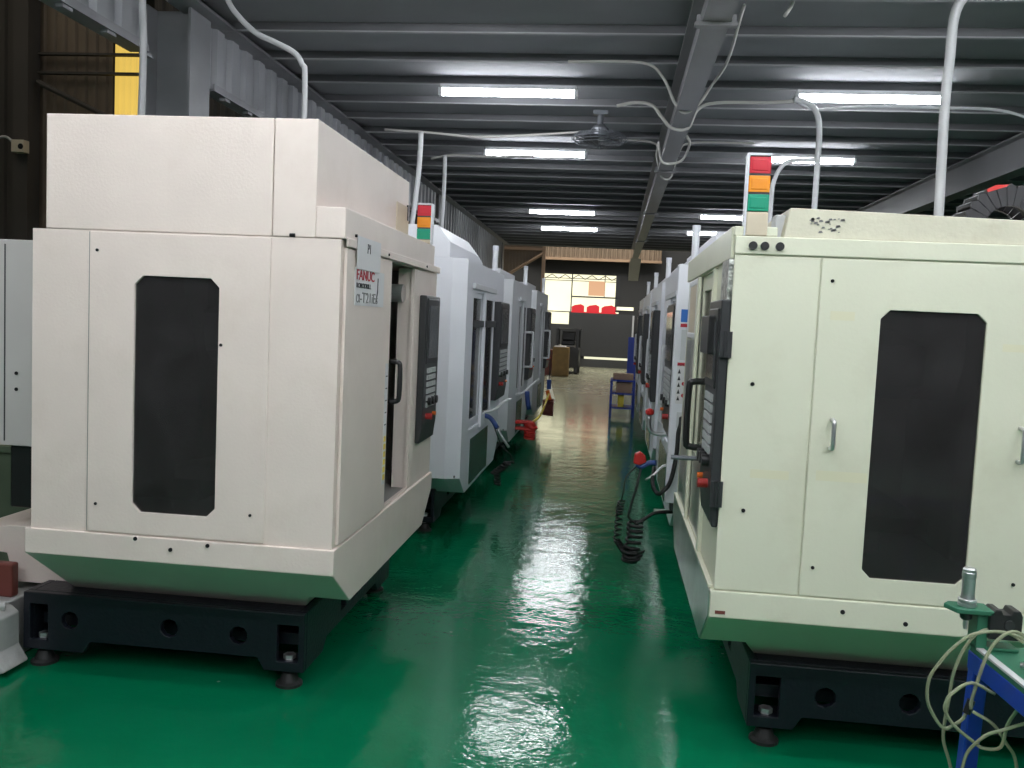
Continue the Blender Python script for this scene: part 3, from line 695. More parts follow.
# ---- newer machines standing further along both rows
def machine_white(sx, loc, W, label, hood, flip, tint='white', tower_v=None, openv=(.35, 1.45), handle=True):
    """flip False: door first then panel (white row); True: panel first (cream row)"""
    D = 1.3; zb, zt = .435, 1.955
    t = empty('machining_center', loc, label, 'machine', 'machining centers')
    fv = (lambda v: W - v) if flip else (lambda v: v)
    def rng(a, b): return (min(fv(a), fv(b)), max(fv(a), fv(b)))
    # chamfered shell below the door line and around it
    o0, o1 = rng(*openv)
    ch = .05
    b = MB(sx)
    plan = [(.0, ch), (.10, 0), (D, 0), (D, W), (.10, W), (0, W - ch)]
    b.plate([(0 + .10, zb), (D, zb), (D, zt - .02), (.10, zt - .02)], [], 'y', 0, .02)
    b.plate([(0 + .10, zb), (D, zb), (D, zt - .02), (.10, zt - .02)], [], 'y', W - .02, W)
    b.loft([[(0, ch, z), (.10, 0, z), (.10, .02, z), (.02, ch, z)] for z in (zb, zt - .02)])
    b.loft([[(0, W - ch, z), (.10, W, z), (.10, W - .02, z), (.02, W - ch, z)] for z in (zb, zt - .02)])
    b.plate(rect(ch, W - ch, zb, zt - .02), [rect(o0, o1, .735, 1.74)], 'x', 0, .02)
    b.box(D - .02, D, .02, W - .02, zb, zt - .02)
    b.prism(plan, 'z', zt - .02, zt)
    b.build('enclosure', tint, t)
    # tapering pan
    b = MB(sx)
    r1 = [(u, v, zb) for u, v in plan]
    r2 = [(u, min(max(v, .28), W - .28), .29) for u, v in plan]
    b.loft([r1, r2]); b.build('drip_pan', tint, t, .002)
    base(t, sx, W, .20, 1.4, .2)
    # dark lining and contents
    MB(sx).box(.03, D - .03, .03, W - .03, zb + .005, zb + .02).box(D - .05, D - .03, .03, W - .03, .5, 1.9).box(.2, D - .03, W - .05, W - .03, .5, 1.9).box(.2, D - .03, .03, .05, .5, 1.9).build('inner_lining', 'intd', t)
    interior(t, sx, W, D, 'intd')
    # two sliding leaves with tall panes
    m = (o0 + o1) / 2
    for k, (a, c) in enumerate(((o0 + .01, m + .01), (m - .01, o1 - .01))):
        u = .012 if k == 0 else -.014
        lf = MB(sx).plate(rect(a, c, .70, 1.76), [rect(a + .055, c - .055, .80, 1.70)], 'x', u, u + .022).build('door', tint, t, .003)
        MB(sx).box(u + .008, u + .014, a + .05, c - .05, .79, 1.71).build('door_window', 'glass', lf)
        if (k == 1) == (not flip) and handle:
            hv = (c - .03) if not flip else (a + .03)
            grip(lf, sx, u, hv, 1.02, 1.42, 'whitegrey', .085, .014)
        elif not handle:
            MB(sx).box(u - .02, u + .002, a + .02, c - .02, 1.485, 1.535).build('latch_bar', 'char', lf)
    MB(sx).box(-.02, .0, o0 - .06, o1 + .06, 1.762, 1.80).build('door_rail', 'whitegrey', t, .003)
    # stainless apron below the door
    MB(sx).box(-.006, .004, o0 + .1, o1 - .05, .32, .66).build('apron', 'apronrefl', t, .002)
    c0, c1 = rng(openv[1] + .06, W - .05)
    cpanel(t, sx, -.06, .0, c0, c1, .86, 1.70)
    if hood == 'slope':
        prof = [(.12, 1.955), (.12, 2.06), (.21, 2.172), (D - .2, 2.172), (D - .2, 1.955)]
        low = [(.12, 1.955), (.12, 2.02), (.18, 2.06), (D - .2, 2.06), (D - .2, 1.955)]
        MB(sx).loft([[(u, v, z) for u, z in p] for v, p in ((.0, prof), (1.25, prof), (1.5, low))]).build('roof_hood', tint, t, .004)
    elif hood == 'box':
        MB(sx).box(.13, D - .2, .02, W * .62, 1.955, 2.055).build('roof_hood', tint, t, .006)
    else:
        MB(sx).box(.16, D - .2, .06, W - .1, 1.955, 2.13).build('roof_hood', tint, t, .006)
    led_tower(t, sx, .07, tower_v, zt + .001, .25)
    return t
WL = []
for y, W, lab, hood, op, hd, tint in ((5.95, 2.12, 'cool white machining center with sloping roof hood, second along its row', 'slope', (.35, 1.40), False, 'white'),
                            (8.72, 2.12, 'pale grey machining center with curved door handle behind the sloping-hood machine', 'box', (.75, 1.45), True, 'whitegrey'),
                            (11.5, 2.12, 'pale grey machining center farthest along the white row, by the yellow hose', 'box', (.75, 1.45), True, 'whitegrey')):
    WL.append(machine_white(-1, (-1.0, y, 0), W, lab, hood, False, tint, 1.92, op, hd))
WR = []
for y, W, lab in ((5.35, 2.3, 'white machining center with blue sticker, directly behind the cream green machine'),
                  (8.1, 2.1, 'white machining center third along the cream machine row'),
                  (10.5, 2.0, 'white machining center fourth along the cream machine row'),
                  (12.8, 2.0, 'white machining center farthest along the cream machine row, nearest the blue rack')):
    WR.append(machine_white(1, (.43, y, 0), W, lab, 'flat', True, 'white', .42, (.5, 1.5), True))
# front box of the second machine in the cream row with its stickers
t = WR[0]
fb = MB(1).box(-.060, .068, -.05, .04, .50, 1.925).build('front_box', 'white', t, .006)
MB(1).box(-.03, .060, -.051, .03, .455, .499).build('front_box_foot', 'char', fb)
def lab(z0, z1, m, u0=-.030, u1=.030, n='warning_sticker', par=None): return MB(1).box(u0, u1, -.0525, -.0505, z0, z1).build(n, m, par or fb)
lab(1.585, 1.66, 'bluesign'); lab(1.555, 1.575, 'redink')
lab(1.36, 1.54, 'whitegrey', -.022, .03)
w = lab(1.10, 1.33, 'paper', -.035, .024)
lab(1.325, 1.345, 'redink', -.035, .024)
s_ = MB(1)
for k in range(5): s_.prism([(-.03, 1.12 + k * .04), (-.012, 1.12 + k * .04), (-.021, 1.148 + k * .04)], 'y', -.0535, -.0528)
s_.build('warning_print', 'ink', w)
r_ = MB(1)
for k in range(2): r_.cyl((.008, -.0535, 1.15 + k * .07), (.008, -.0528, 1.15 + k * .07), .012, 12)
r_.build('prohibition_print', 'redink', w)
pl = MB(1).box(-.022, .028, -.056, -.0505, .955, 1.05).build('hose_plate', 'whitegrey', fb, .002)
MB(1).cyl((.005, -.075, 1.025), (.005, -.055, 1.025), .012, 10).build('hose_fitting', 'chrome', pl)

# ------------------------------------------------------------------ hoses, guns, conduits
def tubeobj(name, pts, r, m, label, cat, group=None, n=8, smooth=5):
    o = MB().tube(pts, r, n, smooth).build(name, m, smooth=True)
    return tag(o, label, cat, group)
def coil(pts, R, r, turns, name, m, parent, n=6):
    P = [Vector(p) for p in pts]; out = []
    N = int(turns * 14)
    for i in range(N + 1):
        t = i / N * (len(P) - 1); k = min(int(t), len(P) - 2); f = t - k
        c = P[k].lerp(P[k + 1], f); a = i / 14 * 2 * PI
        out.append(c + Vector((math.cos(a) * R, math.sin(a) * R, 0)))
    return MB().tube(out, r, n, 1).build(name, m, parent, smooth=True)
tubeobj('flexible_conduit', [(.435, 5.285, 1.02), (.43, 5.24, .98), (.42, 5.24, .93), (.415, 5.24, .79), (.39, 5.24, .64), (.35, 5.24, .58), (.32, 5.26, .56), (.29, 5.3, .61), (.30, 5.42, .69)], .013, 'rubber', 'black corrugated conduit looping off the front box with blue sticker', 'conduit')
ag = empty('air_gun', (.22, 5.35, .72), 'red and blue air gun with black coiled hose by the blue sticker machine', 'air gun')
MB().prism([(-.05, .0), (-.045, .06), (-.01, .075), (.02, .05), (.03, .015), (-.01, -.01)], 'y', -.02, .02).build('gun_body', 'redp', ag, .008)
MB().tube([(-.03, 0, -.005), (.0, 0, -.02), (.04, 0, .005), (.09, 0, .01)], .016, 8, 3).build('gun_grip', 'bluep', ag, smooth=True)
MB().tube([(-.03, 0, -.02), (-.09, -.05, -.08), (-.10, -.08, -.16), (-.11, -.08, -.22)], .005, 6, 4).build('hose_lead', 'rubber', ag, smooth=True)
MB().tube([(.0, 0, -.02), (-.02, -.05, -.12), (-.06, -.08, -.28), (-.06, -.08, -.32), (-.02, -.08, -.35)], .008, 6, 4).build('hose_lead', 'rubber', ag, smooth=True)
coil([(-.11, -.08, -.22), (-.12, -.08, -.30), (-.125, -.08, -.46), (-.09, -.08, -.51), (-.06, -.08, -.55)], .018, .0065, 20, 'coiled_hose', 'rubber', ag)
coil([(-.02, -.08, -.34), (-.02, -.08, -.42), (-.035, -.08, -.52), (-.045, -.08, -.585)], .042, .010, 8, 'coiled_hose', 'rubber', ag)
coil([(-.06, -.10, -.50), (-.03, -.10, -.57), (-.0, -.06, -.52)], .04, .009, 5, 'coiled_hose', 'rubber', ag)
MB().tube([(-.02, -.08, -.36), (.04, -.06, -.32), (.10, -.03, -.29), (.22, 0.05, -.29)], .011, 8, 4).build('supply_hose', 'rubber', ag, smooth=True)
MB().tube([(.03, 0, -.10), (.08, 0, -.06), (.13, 0.02, -.01), (.20, .05, .0)], .009, 6, 3).build('valve_lever', 'chrome', ag, smooth=True)
MB().cyl((.09, .03, -.29), (.24, .05, -.29), .014, 8).build('hose_coupler', 'steel', ag)
# extra fittings seen at the fronts of the cream row
for (x, y, z, m, nm, lb) in ((.27, 5.75, .98, 'redp', 'valve', 'small red stop valve on the front of the blue sticker machine'),):
    v = empty('shutoff_valve', (x, y, z), lb, 'valve')
    MB().lathe((0, 0, 0), [(.02, 0), (.028, .01), (.028, .03), (.012, .04)], 14).build('valve_knob', m, v)
    MB().tube([(0, 0, 0), (0, 0, -.08), (.04, 0, -.12), (.17, 0, -.12)], .014, 8, 3).build('valve_pipe', 'chrome', v, smooth=True)
# white row: hanging guns
def gun(loc, cols_, label, yhose=True):
    a = empty('air_gun', loc, label, 'air gun', 'air guns hanging along the white row')
    MB().tube([(-.22, 0, .33), (-.14, 0, .33), (-.06, 0, .36), (.0, .0, .42), (.05, .06, .44)], .011, 8, 3).build('hanger_arm', 'wpipe', a, smooth=True)
    MB().tube([(-.16, 0, .30), (-.10, 0, .28), (-.04, 0, .20)], .019, 8, 3).build('gun_body', cols_[0], a, smooth=True)
    MB().tube([(-.04, 0, .20), (-.0, 0, .13), (.06, 0, .05)], .011, 8, 3).build('gun_nozzle', 'chrome', a, smooth=True)
    MB().tube([(-.08, 0, .24), (.0, 0, .06), (.07, 0, .0), (.09, 0, -.06), (.03, 0, -.10)], .005, 6, 4).build('hose_lead', 'rubber', a, smooth=True)
    coil([(.07, 0, -.07), (-.0, 0, -.13), (-.05, 0, -.17)], .032, .010, 6, 'coiled_hose', cols_[1], a)
    coil([(-.03, 0, -.13), (-.02, 0, -.26)], .02, .011, 5, 'coiled_hose', cols_[1], a)
    return a
gun((-.84, 7.05, .47), ('bluep', 'rubber'), 'air gun with black coiled hose hanging below the sloping-hood machine')
a2 = empty('air_gun', (-.86, 9.6, .42), 'red coiled hose and blue gun hanging before the curved-handle machine', 'air gun', 'air guns hanging along the white row')
MB().tube([(-.18, 0, .32), (-.08, 0, .34), (.0, 0.2, .42), (.05, .5, .46)], .012, 8, 3).build('hanger_arm', 'wpipe', a2, smooth=True)
MB().tube([(-.03, 0, .36), (-.02, 0, .26), (.0, 0, .16)], .026, 8, 2).build('gun_body', 'bluep', a2, smooth=True)
coil([(-.14, 0, .02), (.0, 0, .02), (.04, 0, -.04)], .05, .018, 7, 'coiled_hose', 'redp', a2)
coil([(-.14, 0, -.05), (.02, 0, -.05), (.02, 0, -.16)], .05, .018, 7, 'coiled_hose', 'redp', a2)
a3 = empty('air_gun', (-.83, 12.2, .42), 'orange coiled hose hanging at the end of the white row', 'air gun', 'air guns hanging along the white row')
MB().tube([(0, 0, .62), (0, 0, .30)], .008, 6, 2).build('hose_lead', 'rubber', a3)
MB().tube([(0, 0, .33), (0, 0, .20)], .03, 8, 2).build('gun_body', 'bluep', a3)
MB().tube([(-.02, 0, .18), (0.02, 0, .05)], .028, 8, 2).build('hose_sleeve', 'orange', a3)
coil([(0, 0, .05), (.0, 0, -.16)], .065, .018, 7, 'coiled_hose', 'maroon', a3)
tubeobj('air_hose', [(-.86, 9.7, .40), (-.80, 10.4, .43), (-.80, 11.2, .5), (-.82, 12.1, .56)], .014, 'yellow', 'yellow air hose running to the orange coil along the white row', 'hose')
# ceiling cables and conduit drops
tubeobj('ceiling_cable', [(-.45, 7.0, 3.57), (.11, 7.0, 3.57), (.28, 6.98, 3.46), (.38, 6.95, 3.26), (.46, 6.95, 3.185), (.56, 6.95, 3.25), (.64, 6.9, 3.37), (.71, 6.5, 3.45), (.70, 5.7, 3.55)], .011, 'cable', 'pale sleeved cable dipping under the aisle girder, nearest of them', 'cable', 'cables under the girder')
tubeobj('ceiling_cable', [(-.06, 7.5, 3.36), (.09, 7.5, 3.39), (.23, 7.5, 3.37), (.31, 7.5, 3.28), (.40, 7.5, 3.19), (.53, 7.5, 3.19), (.60, 7.5, 3.34), (.75, 7.5, 3.40), (1.16, 7.5, 3.41), (1.40, 7.5, 3.43)], .014, 'cable', 'pale sleeved cable from the ceiling fan dipping under the girder', 'cable', 'cables under the girder')
tubeobj('ceiling_cable', [(1.40, 7.53, 3.43), (1.54, 7.53, 3.37), (1.95, 7.53, 3.40), (2.52, 7.53, 3.40), (2.96, 7.53, 3.39), (3.25, 7.53, 3.31)], .012, 'wpipe', 'white cable running across under the joists over the cream row', 'cable')
tubeobj('ceiling_cable', [(.56, 7.95, 3.22), (.60, 8.15, 3.19), (.57, 8.5, 3.12), (.48, 8.6, 3.10), (.38, 8.6, 3.12), (.34, 8.6, 3.3)], .012, 'cable', 'slack pale cable loop hanging below the aisle girder', 'cable')
tubeobj('ceiling_cable', [(-.47, 9.9, 3.57), (.31, 9.9, 3.56), (.38, 9.9, 3.40), (.45, 9.9, 3.185), (.55, 9.9, 3.19), (.62, 9.9, 3.45), (.75, 9.9, 3.56), (1.42, 9.9, 3.57)], .011, 'cable', 'thin pale cable under the girder between the second pair of tubes', 'cable', 'cables under the girder')
tubeobj('ceiling_cable', [(-2.40, 8.9, 3.42), (-1.93, 8.9, 3.40), (-1.52, 8.9, 3.37), (-1.02, 8.9, 3.39), (-.4, 8.9, 3.44)], .012, 'cable', 'pale sleeved cable along a joist over the sloping-hood machine', 'cable')
tubeobj('ceiling_cable', [(-2.21, 10.3, 3.39), (-1.95, 10.3, 3.44), (-1.56, 10.3, 3.43), (-1.0, 10.3, 3.45)], .013, 'cable', 'pale cable bending down beside the second tube of the white row', 'cable')
tubeobj('conduit_pipe', [(1.36, 7.48, 3.44), (1.40, 7.48, 3.43), (1.48, 7.48, 3.40), (1.54, 7.48, 3.34), (1.575, 7.48, 3.20), (1.58, 7.48, 2.88), (1.58, 7.48, 2.13)], .024, 'wpipe', 'white conduit bending down behind the cream machine roof', 'conduit')
tubeobj('conduit_pipe', [(1.55, 7.45, 2.95), (1.42, 7.45, 2.945), (1.34, 7.45, 2.93), (1.28, 7.45, 2.87), (1.24, 7.45, 2.77), (1.23, 7.45, 2.63), (1.23, 7.45, 2.13)], .018, 'wpipe', 'short curved white hose behind the three-colour tower of cream machine', 'hose')
tubeobj('conduit_pipe', [(1.62, 4.3, 3.60), (1.55, 4.3, 3.2), (1.47, 4.3, 3.04), (1.46, 4.3, 2.82), (1.455, 4.3, 2.6), (1.47, 4.3, 1.94)], .023, 'pipe', 'thick grey conduit dropping onto the cream machine roof', 'conduit')
tubeobj('conduit_pipe', [(-2.82, 5.0, 3.6), (-2.82, 5.0, 3.31), (-2.81, 5.0, 2.97), (-2.83, 5.0, 2.0), (-2.83, 5.0, 0.0)], .021, 'pipe', 'grey conduit dropping beside the yellow daylit strip', 'conduit')
tubeobj('conduit_pipe', [(-2.60, 5.2, 3.60), (-2.43, 5.2, 3.44), (-2.35, 5.2, 3.32), (-2.22, 5.2, 3.20), (-2.09, 5.2, 3.14), (-1.97, 5.2, 3.08), (-1.92, 5.2, 3.01), (-1.9, 5.2, 2.89), (-1.9, 5.2, 1.9), (-1.9, 5.2, 0.0)], .017, 'pipe', 'grey flexible conduit curving down behind the tall box top', 'conduit')
tubeobj('conduit_pipe', [(-2.02, 8.88, 3.40), (-2.02, 8.88, 3.24), (-2.03, 8.88, 2.98), (-2.06, 8.88, 2.67), (-2.09, 8.88, 2.32), (-2.10, 8.88, 2.06)], .027, 'wpipe', 'white conduit dropping behind the sloping roof hood near the three-colour tower', 'conduit')
tubeobj('conduit_pipe', [(-2.045, 10.28, 3.43), (-2.04, 10.28, 3.32), (-2.04, 10.28, 2.98), (-2.05, 10.28, 2.54), (-2.05, 10.28, 1.96)], .024, 'wpipe', 'thin white conduit rising behind the middle of the sloping roof hood', 'conduit')
tubeobj('ceiling_cable', [(1.03, 5.9, 3.665), (1.02, 5.9, 3.62), (.98, 5.9, 3.55)], .012, 'cable', 'short loose cable end hanging between joists above the cream row', 'cable')

# ceiling fan
fn = empty('ceiling_fan', (-.22, 8.7, 3.36), 'grey orbit ceiling fan under the joists beside the aisle girder', 'fan')
MB().cyl((-.0, 0, .06), (0, 0, .24), .03, 12).box(-.07, .07, -.05, .05, .2, .238).build('fan_mount', 'fan', fn)
b = MB()
for k in range(5):
    z = -.07 + k * .022; rr = .27 - abs(k - 2) * .03
    b.tube([(rr * math.cos(2 * PI * i / 24), rr * math.sin(2 * PI * i / 24) * .9, z) for i in range(25)], .005, 5, 1)
for i in range(20):
    a = 2 * PI * i / 20
    b.tube([(.06 * math.cos(a), .054 * math.sin(a), -.09), (.2 * math.cos(a), .18 * math.sin(a), -.08), (.27 * math.cos(a), .243 * math.sin(a), -.026), (.2 * math.cos(a), .18 * math.sin(a), .03), (.06 * math.cos(a), .054 * math.sin(a), .04)], .0035, 4, 2)
b.build('fan_guard', 'fan', fn)
MB().lathe((0, 0, 0), [(.05, -.02), (.085, .0), (.085, .07), (.04, .11)], 18).build('fan_motor', 'fan', fn)
for k in range(3):
    a = 2 * PI * k / 3
    c_, s_ = math.cos(a), math.sin(a)
    MB().loft([[(c_ * r - s_ * w, s_ * r + c_ * w, -.03 + tw), (c_ * r + s_ * w, s_ * r - c_ * w, -.03 - tw), (c_ * r + s_ * w, s_ * r - c_ * w, -.034 - tw), (c_ * r - s_ * w, s_ * r + c_ * w, -.034 + tw)] for r, w, tw in ((.04, .03, .012), (.15, .06, .02), (.23, .06, .014))]).build('fan_blade', 'char', fn)

# ------------------------------------------------------------------ bench with tool holder, in front of the cream machine
bn = empty('work_bench', (.86, 2.1, 0), 'blue steel bench with green mat before the cream green machine', 'bench')
MB().loft([[(0, 0, z), (.8, .03, z), (.78, -.75, z), (.035, -.75, z)] for z in (.838, .852)]).build('bench_top', 'greenmat', bn, .002)
MB().loft([[(-.004, .004, z), (.004, -.75 + .0, z)][0:1] + [(.012, .004, z), (.047, -.75, z), (.031, -.75, z)] for z in (.853, .858)]).build('edge_strip', 'bandw', bn)
MB().loft([[(-.002, .002, z), (.024, .002, z), (.058, -.75, z), (.033, -.75, z)] for z in (.795, .838)]).box(0, .8, -.02, .005, .795, .838).build('bench_frame', 'blue', bn, .002)
for (x, y, dx) in ((.016, -.018, -.03), (.77, -.018, .03), (.06, -.73, -.03), (.76, -.73, .03)):
    MB().loft([[(x - .017, y - .017, .80), (x + .017, y - .017, .80), (x + .017, y + .017, .80), (x - .017, y + .017, .80)], [(x + dx - .017, y - .017, 0), (x + dx + .017, y - .017, 0), (x + dx + .017, y + .017, 0), (x + dx - .017, y + .017, 0)]]).build('leg', 'blue', bn, .003)
br = empty('tool_holder_stand', (.86, 2.08, .853), 'green bracket clamped with black block at the bench corner', 'tool stand')
MB().box(-.004, .02, -.02, .03, 0, .09).box(-.004, .09, -.02, .03, 0, .008).build('bracket_post', 'greenmat', br, .002)
MB().prism([(-.068, .012), (-.052, -.03), (.028, -.03), (.028, .032), (-.052, .032)], 'z', .083, .094).build('bracket_arm', 'greenmat', br, .002)
MB().prism([(.018, .052), (.018, .088), (.03, .098), (.042, .098), (.046, .088), (.064, .088), (.068, .098), (.083, .098), (.088, .086), (.088, .045), (.082, .03), (.018, .03)], 'y', -.03, .02).build('clamp_block', 'black', br, .002)
MB().cyl((.06, -.034, .066), (.06, -.03, .066), .011, 14).build('clamp_badge', 'char', br)
th = empty('tool_holder', (.838, 2.08, .9475), 'chrome collet tool holder standing in the green bracket', 'tool holder')
MB().lathe((0, 0, 0), [(.012, .001), (.023, .001), (.023, .007), (.019, .009), (.023, .011), (.023, .017), (.018, .019), (.0165, .03), (.0165, .07), (.0175, .072), (.0175, .083), (.0165, .085), (.0165, .092), (.0125, .0955), (.008, .0955)], 28).build('holder_body', 'chrome', th, smooth=False)
MB().lathe((0, 0, 0), [(.017, -.012), (.015, -.03), (.011, -.034)], 20).build('holder_taper', 'char', th)
MB().cyl((0, 0, -.052), (0, 0, -.034), .006, 12).cyl((0, 0, -.058), (0, 0, -.05), .0045, 10).build('pull_stud', 'chrome', th)
hh = [
 ([(.95, 1.98, .90), (.89, 1.99, .92), (.83, 2.0, .91), (.79, 2.0, .88), (.76, 2.0, .84), (.74, 2.0, .8), (.74, 2.0, .75), (.76, 2.0, .71), (.78, 2.0, .69), (.80, 2.0, .70), (.82, 2.0, .72), (.83, 2.01, .75)], 'clear hose making the widest loop out from the bench corner'),
 ([(.95, 2.03, .885), (.92, 2.05, .9), (.87, 2.06, .90), (.835, 2.06, .86), (.81, 2.05, .80), (.805, 2.05, .74), (.80, 2.05, .69), (.80, 2.05, .64), (.82, 2.05, .58), (.85, 2.05, .46)], 'clear hose hanging down behind the other loops at the bench leg'),
 ([(.96, 1.97, .89), (.90, 1.97, .93), (.86, 1.965, .91), (.84, 1.965, .87), (.83, 1.97, .82), (.82, 1.97, .77), (.82, 1.97, .75)], 'clear hose running down across the bench leg to a black joint'),
 ([(.86, 1.955, .795), (.81, 1.955, .815), (.77, 1.95, .79), (.76, 1.95, .77), (.76, 1.95, .75), (.78, 1.95, .72), (.82, 1.945, .69), (.84, 1.94, .68), (.87, 1.93, .69), (.88, 1.93, .74), (.885, 1.90, .79), (.90, 1.88, .84), (.93, 1.88, .87)], 'clear hose in a low U-shaped loop over the blue bench leg'),
 ([(.82, 1.96, .75), (.86, 1.95, .73), (.89, 1.95, .69), (.91, 1.95, .66), (.92, 1.95, .60), (.925, 1.95, .46)], 'clear hose falling to the floor from the black joint'),
 ([(.99, 1.90, .755), (.94, 1.92, .75), (.91, 1.92, .75), (.87, 1.925, .73), (.84, 1.935, .71), (.81, 1.94, .67), (.80, 1.94, .63), (.79, 1.94, .58), (.80, 1.94, .44)], 'clear hose crossing low from under the bench and dropping down')]
for P, lb in hh: tubeobj('clear_hose', P, .0038, 'clear', lb, 'hose', 'clear hoses at the bench', 8, 5)
tag(MB().cyl((.826, 1.985, .765), (.818, 1.985, .735), .0085, 10).build('hose_joint', 'black'), 'small black hose joint on the blue bench leg', 'hose joint')
bg = empty('air_nozzle_set', (.935, 1.93, .853), 'silver air fittings lying on the green bench mat', 'air fittings')
MB().tube([(-.03, .02, .012), (.0, 0, .016), (.03, .0, .012), (.09, -.02, .012)], .007, 8, 3).build('nozzle_pipe', 'chrome', bg, smooth=True)
MB().tube([(.0, .03, .010), (.03, -.0, .014), (.06, -.06, .01)], .009, 8, 3).build('nozzle_body', 'lighth', bg, smooth=True)

th.scale = (.86, .86, .93)

# ------------------------------------------------------------------ behind the warm white machine
tk = empty('coolant_tank', (-2.70, 3.45, 0), 'worn white coolant tank on the floor behind the warm white machine', 'tank')
MB().prism([(-.35, .0), (.25, .0), (.33, .03), (.285, .10), (.285, .235), (.25, .262), (-.35, .262)], 'y', -.22, -.065).box(-.35, .22, -.065, .35, .0, .262).build('tank_body', 'tank', tk, .008)
MB().cyl((.05, -.16, .262), (.05, -.16, .30), .05, 14).build('tank_cap', 'beige', tk)
MB().tube([(.12, -.2, .262), (.19, -.16, .275), (.26, -.12, .27)], .02, 8, 3).build('hose_stub', 'tank', tk)
MB().cyl((.215, -.227, .045), (.215, -.218, .045), .024, 14).build('drain_plug', 'greenmat', tk)
tag(MB().box(-2.9, -2.50, 3.45, 3.50, .262, .41).build('pump_box', 'maroon', None, .01), 'dark maroon pump box on the worn white coolant tank', 'pump')
gb = empty('storage_bin', (-3.42, 4.7, 0), 'olive green steel bin behind the warm white machine', 'bin')
MB().prism([(-.45, 0), (.45, 0), (.5, .72), (-.5, .72)], 'y', -.35, .35).build('bin_body', 'oldgreen', gb, .01)
MB().box(-.52, .52, -.37, .37, .72, .76).build('bin_rim', 'oldgreen', gb, .006)
yb = tag(MB().lathe((-3.25, 4.55, .762), [(.02, 0), (.11, 0), (.12, .06), (.125, .15), (.11, .16), (.02, .16)], 20).build('yellow_tub', 'yellow'), 'yellow plastic tub standing on the olive green bin', 'tub')
cs = empty('drum', (-3.62, 5.42, 0), 'pale yellow drum wrapped with blue printed label by the bin', 'drum')
MB().lathe((0, 0, 0), [(.05, 0), (.28, 0), (.29, .02), (.29, .98), (.28, 1.0), (.05, 1.0)], 28).build('drum_body', 'beige', cs)
for z in (1.03, 1.20):
    pass
MB().lathe((0, 0, 0), [(.292, 1.001), (.292, 1.25), (.28, 1.26), (.05, 1.26)], 28).build('drum_lid', 'bluesign', cs)
# socket box on the bay column
jb = empty('junction_box', (-6.33, 8.84, 3.15), 'beige junction box with pale cable on the brown bay column', 'junction box')
MB().box(-.07, .07, -.05, .05, -.07, .06).build('box_body', 'beige', jb, .006)
MB().cyl((.04, -.055, -.01), (.04, -.05, -.01), .03, 12).build('socket_hole', 'hole', jb)
MB().tube([(-.06, -.02, .03), (-.15, -.02, .09), (-.28, -.02, .06), (-.45, -.02, -.06), (-.6, -.02, -.1)], .014, 8, 3).build('box_cable', 'cable', jb, smooth=True)

# ------------------------------------------------------------------ far hall things
fl = empty('forklift', (-1.25, 26.8, 0), 'dark forklift parked before the low dark wall in the far hall', 'forklift')
MB().prism([(-.45, .18), (.28, .18), (.28, .75), (.1, .85), (-.45, .85)], 'y', 0, 1.5).build('body', 'char', fl, .03)
for sx_ in (-.42, .18): 
    MB().box(sx_, sx_ + .08, -.12, -.02, .05, 1.38).build('mast_rail', 'char', fl)
for x in (-.42, .22):
    for y in (.2, 1.25): MB().cyl((x - .07, y, .2), (x + .07, y, .2), .2, 20).build('wheel', 'rubber', fl)
MB().box(-.42, .3, .45, 1.2, 1.32, 1.37).build('overhead_guard', 'char', fl)
for x in (-.4, .26): 
    for y in (.5, 1.15): MB().cyl((x, y, .8), (x, y, 1.32), .025, 8).build('guard_post', 'char', fl)
MB().box(-.3, .12, .75, 1.1, .85, 1.0).box(-.3, .12, 1.02, 1.12, 1.0, 1.28).build('seat', 'black', fl, .03)
cr = empty('crate', (-1.42, 25.6, 0), 'ochre crate standing in front of the dark forklift', 'crate')
MB().box(-.24, .22, -.3, .3, .03, .84).build('crate_body', 'wood', cr, .006)
for k in range(3): MB().box(-.25, .23, -.315, -.3, .1 + k * .3, .16 + k * .3).build('batten', 'wood', cr)
MB().box(-.2, .12, -.25, .25, .841, .87).build('paper_sheet', 'paper', cr)
MB().box(-.24, .22, -.28, -.2, 0, .03).build('skid', 'wood', cr)
MB().box(-.24, .22, .2, .28, 0, .03).build('skid', 'wood', cr)
mb_ = tag(MB().prism([(-2.0, 0), (-1.72, 0), (-1.70, .75), (-2.02, .75)], 'y', 25.6, 26.2).build('waste_bin', 'maroon', None, .01), 'maroon waste bin beside the ochre crate', 'bin')
fl2 = struct(MB().loft([[(-1.98, 27.5, .001), (-1.90, 27.5, .001), (-1.02, 17, .001), (-1.12, 17, .001)], [(-1.98, 27.5, .003), (-1.90, 27.5, .003), (-1.02, 17, .003), (-1.12, 17, .003)]]).build('floor_line', 'lineP'), 'faded pale line on the far floor', 'floor line')
struct(MB().box(-4, -1.9, 20.5, 27.8, .0005, .002).build('floor_strip', 'lineP'), 'pale concrete strip along the far floor', 'floor')
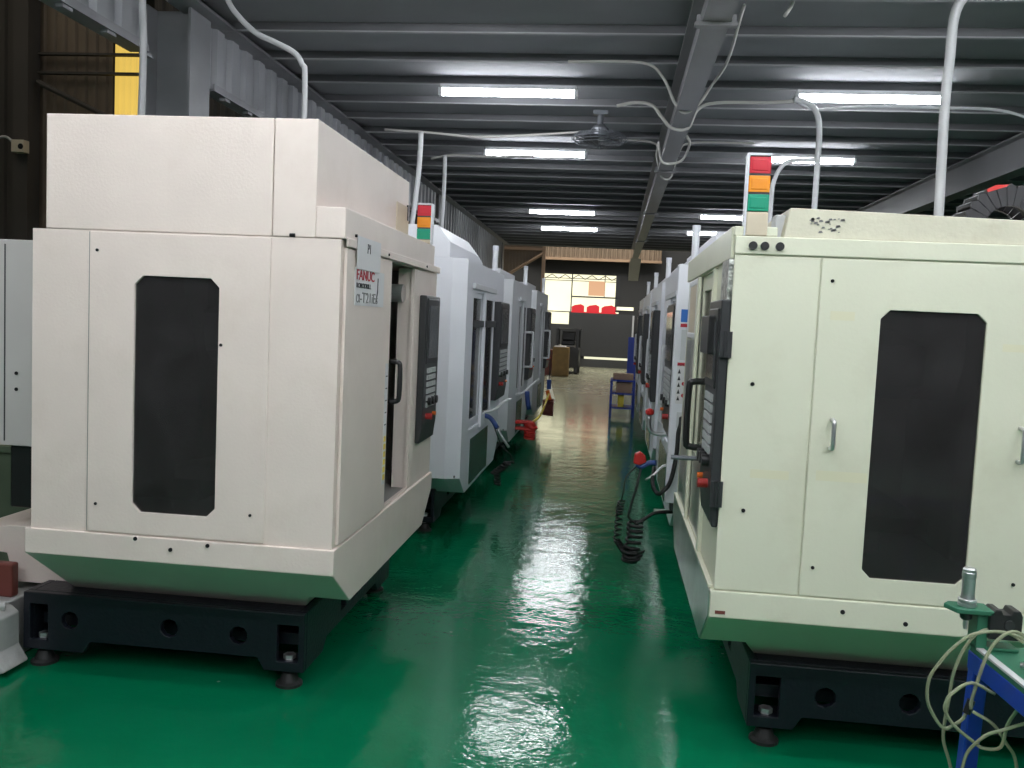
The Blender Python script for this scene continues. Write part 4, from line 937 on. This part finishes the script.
# blue rack with cartons
rk = empty('storage_rack', (.23, 14.9, 0), 'blue steel rack with cartons beyond the last cream row machine', 'rack')
for x in (-.19, .19):
    for y, h in ((0, .62), (.5, 1.35 if x > 0 else .62)):
        MB().box(x - .02, x + .02, y - .02, y + .02, 0, h).build('upright', 'blue', rk)
for z in (.16, .40, .62): MB().box(-.21, .21, -.03, .53, z - .015, z + .012).build('rack_shelf', 'blue', rk)
MB().box(.06, .20, .49, .53, .63, 1.35).build('back_sheet', 'blue', rk)
for (x, y, z, w, h, m, lb) in ((.0, .2, .632, .17, .1, 'card', 'flat brown carton on top of the blue rack'), (.02, .2, .412, .13, .17, 'card', 'brown carton on the middle shelf of the blue rack'), (-.02, .2, .172, .05, .19, 'yellow', 'yellow box on the lowest shelf of the blue rack')):
    tag(MB().box(.23 + x - w, .23 + x + w, 14.9 + y - .15, 14.9 + y + .15, z, z + h).box(.23 + x - .02, .23 + x + .02, 14.9 + y - .151, 14.9 + y + .151, z, z + h + .001).build('carton', m, None, .004), lb, 'box')

# ------------------------------------------------------------------ world, camera, view
w = bpy.data.worlds.new('world'); S.world = w; w.use_nodes = True
w.node_tree.nodes['Background'].inputs['Color'].default_value = (.55, .6, .65, 1)
w.node_tree.nodes['Background'].inputs['Strength'].default_value = .3

F, yaw, pitch, roll = 881.39, -0.109962, -0.0722095, 0.045723
cy_, sy_ = math.cos(yaw), math.sin(yaw); cp, sp_ = math.cos(pitch), math.sin(pitch)
f = Vector((sy_ * cp, cy_ * cp, sp_)); r = Vector((cy_, -sy_, 0)); u = r.cross(f)
c_, s_ = math.cos(roll), math.sin(roll)
r2 = r * c_ + u * s_; u2 = -r * s_ + u * c_
cam = bpy.data.cameras.new('camera'); co = bpy.data.objects.new('camera', cam); C.objects.link(co)
cam.sensor_fit = 'HORIZONTAL'; cam.sensor_width = 36; cam.lens = F * 36 / 1024; cam.clip_end = 200; cam.clip_start = .05
mt = Matrix.Identity(4)
for i in range(3): mt[i][0] = r2[i]; mt[i][1] = u2[i]; mt[i][2] = -f[i]
mt[2][3] = 1.55
co.matrix_world = mt
S.camera = co
S.view_settings.view_transform = 'Standard'; S.view_settings.look = 'None'; S.view_settings.gamma = 1; S.view_settings.use_curve_mapping = False
S.view_settings.exposure = 1.5
try:
    S.cycles.max_bounces = 10; S.cycles.transparent_max_bounces = 12
except Exception: pass
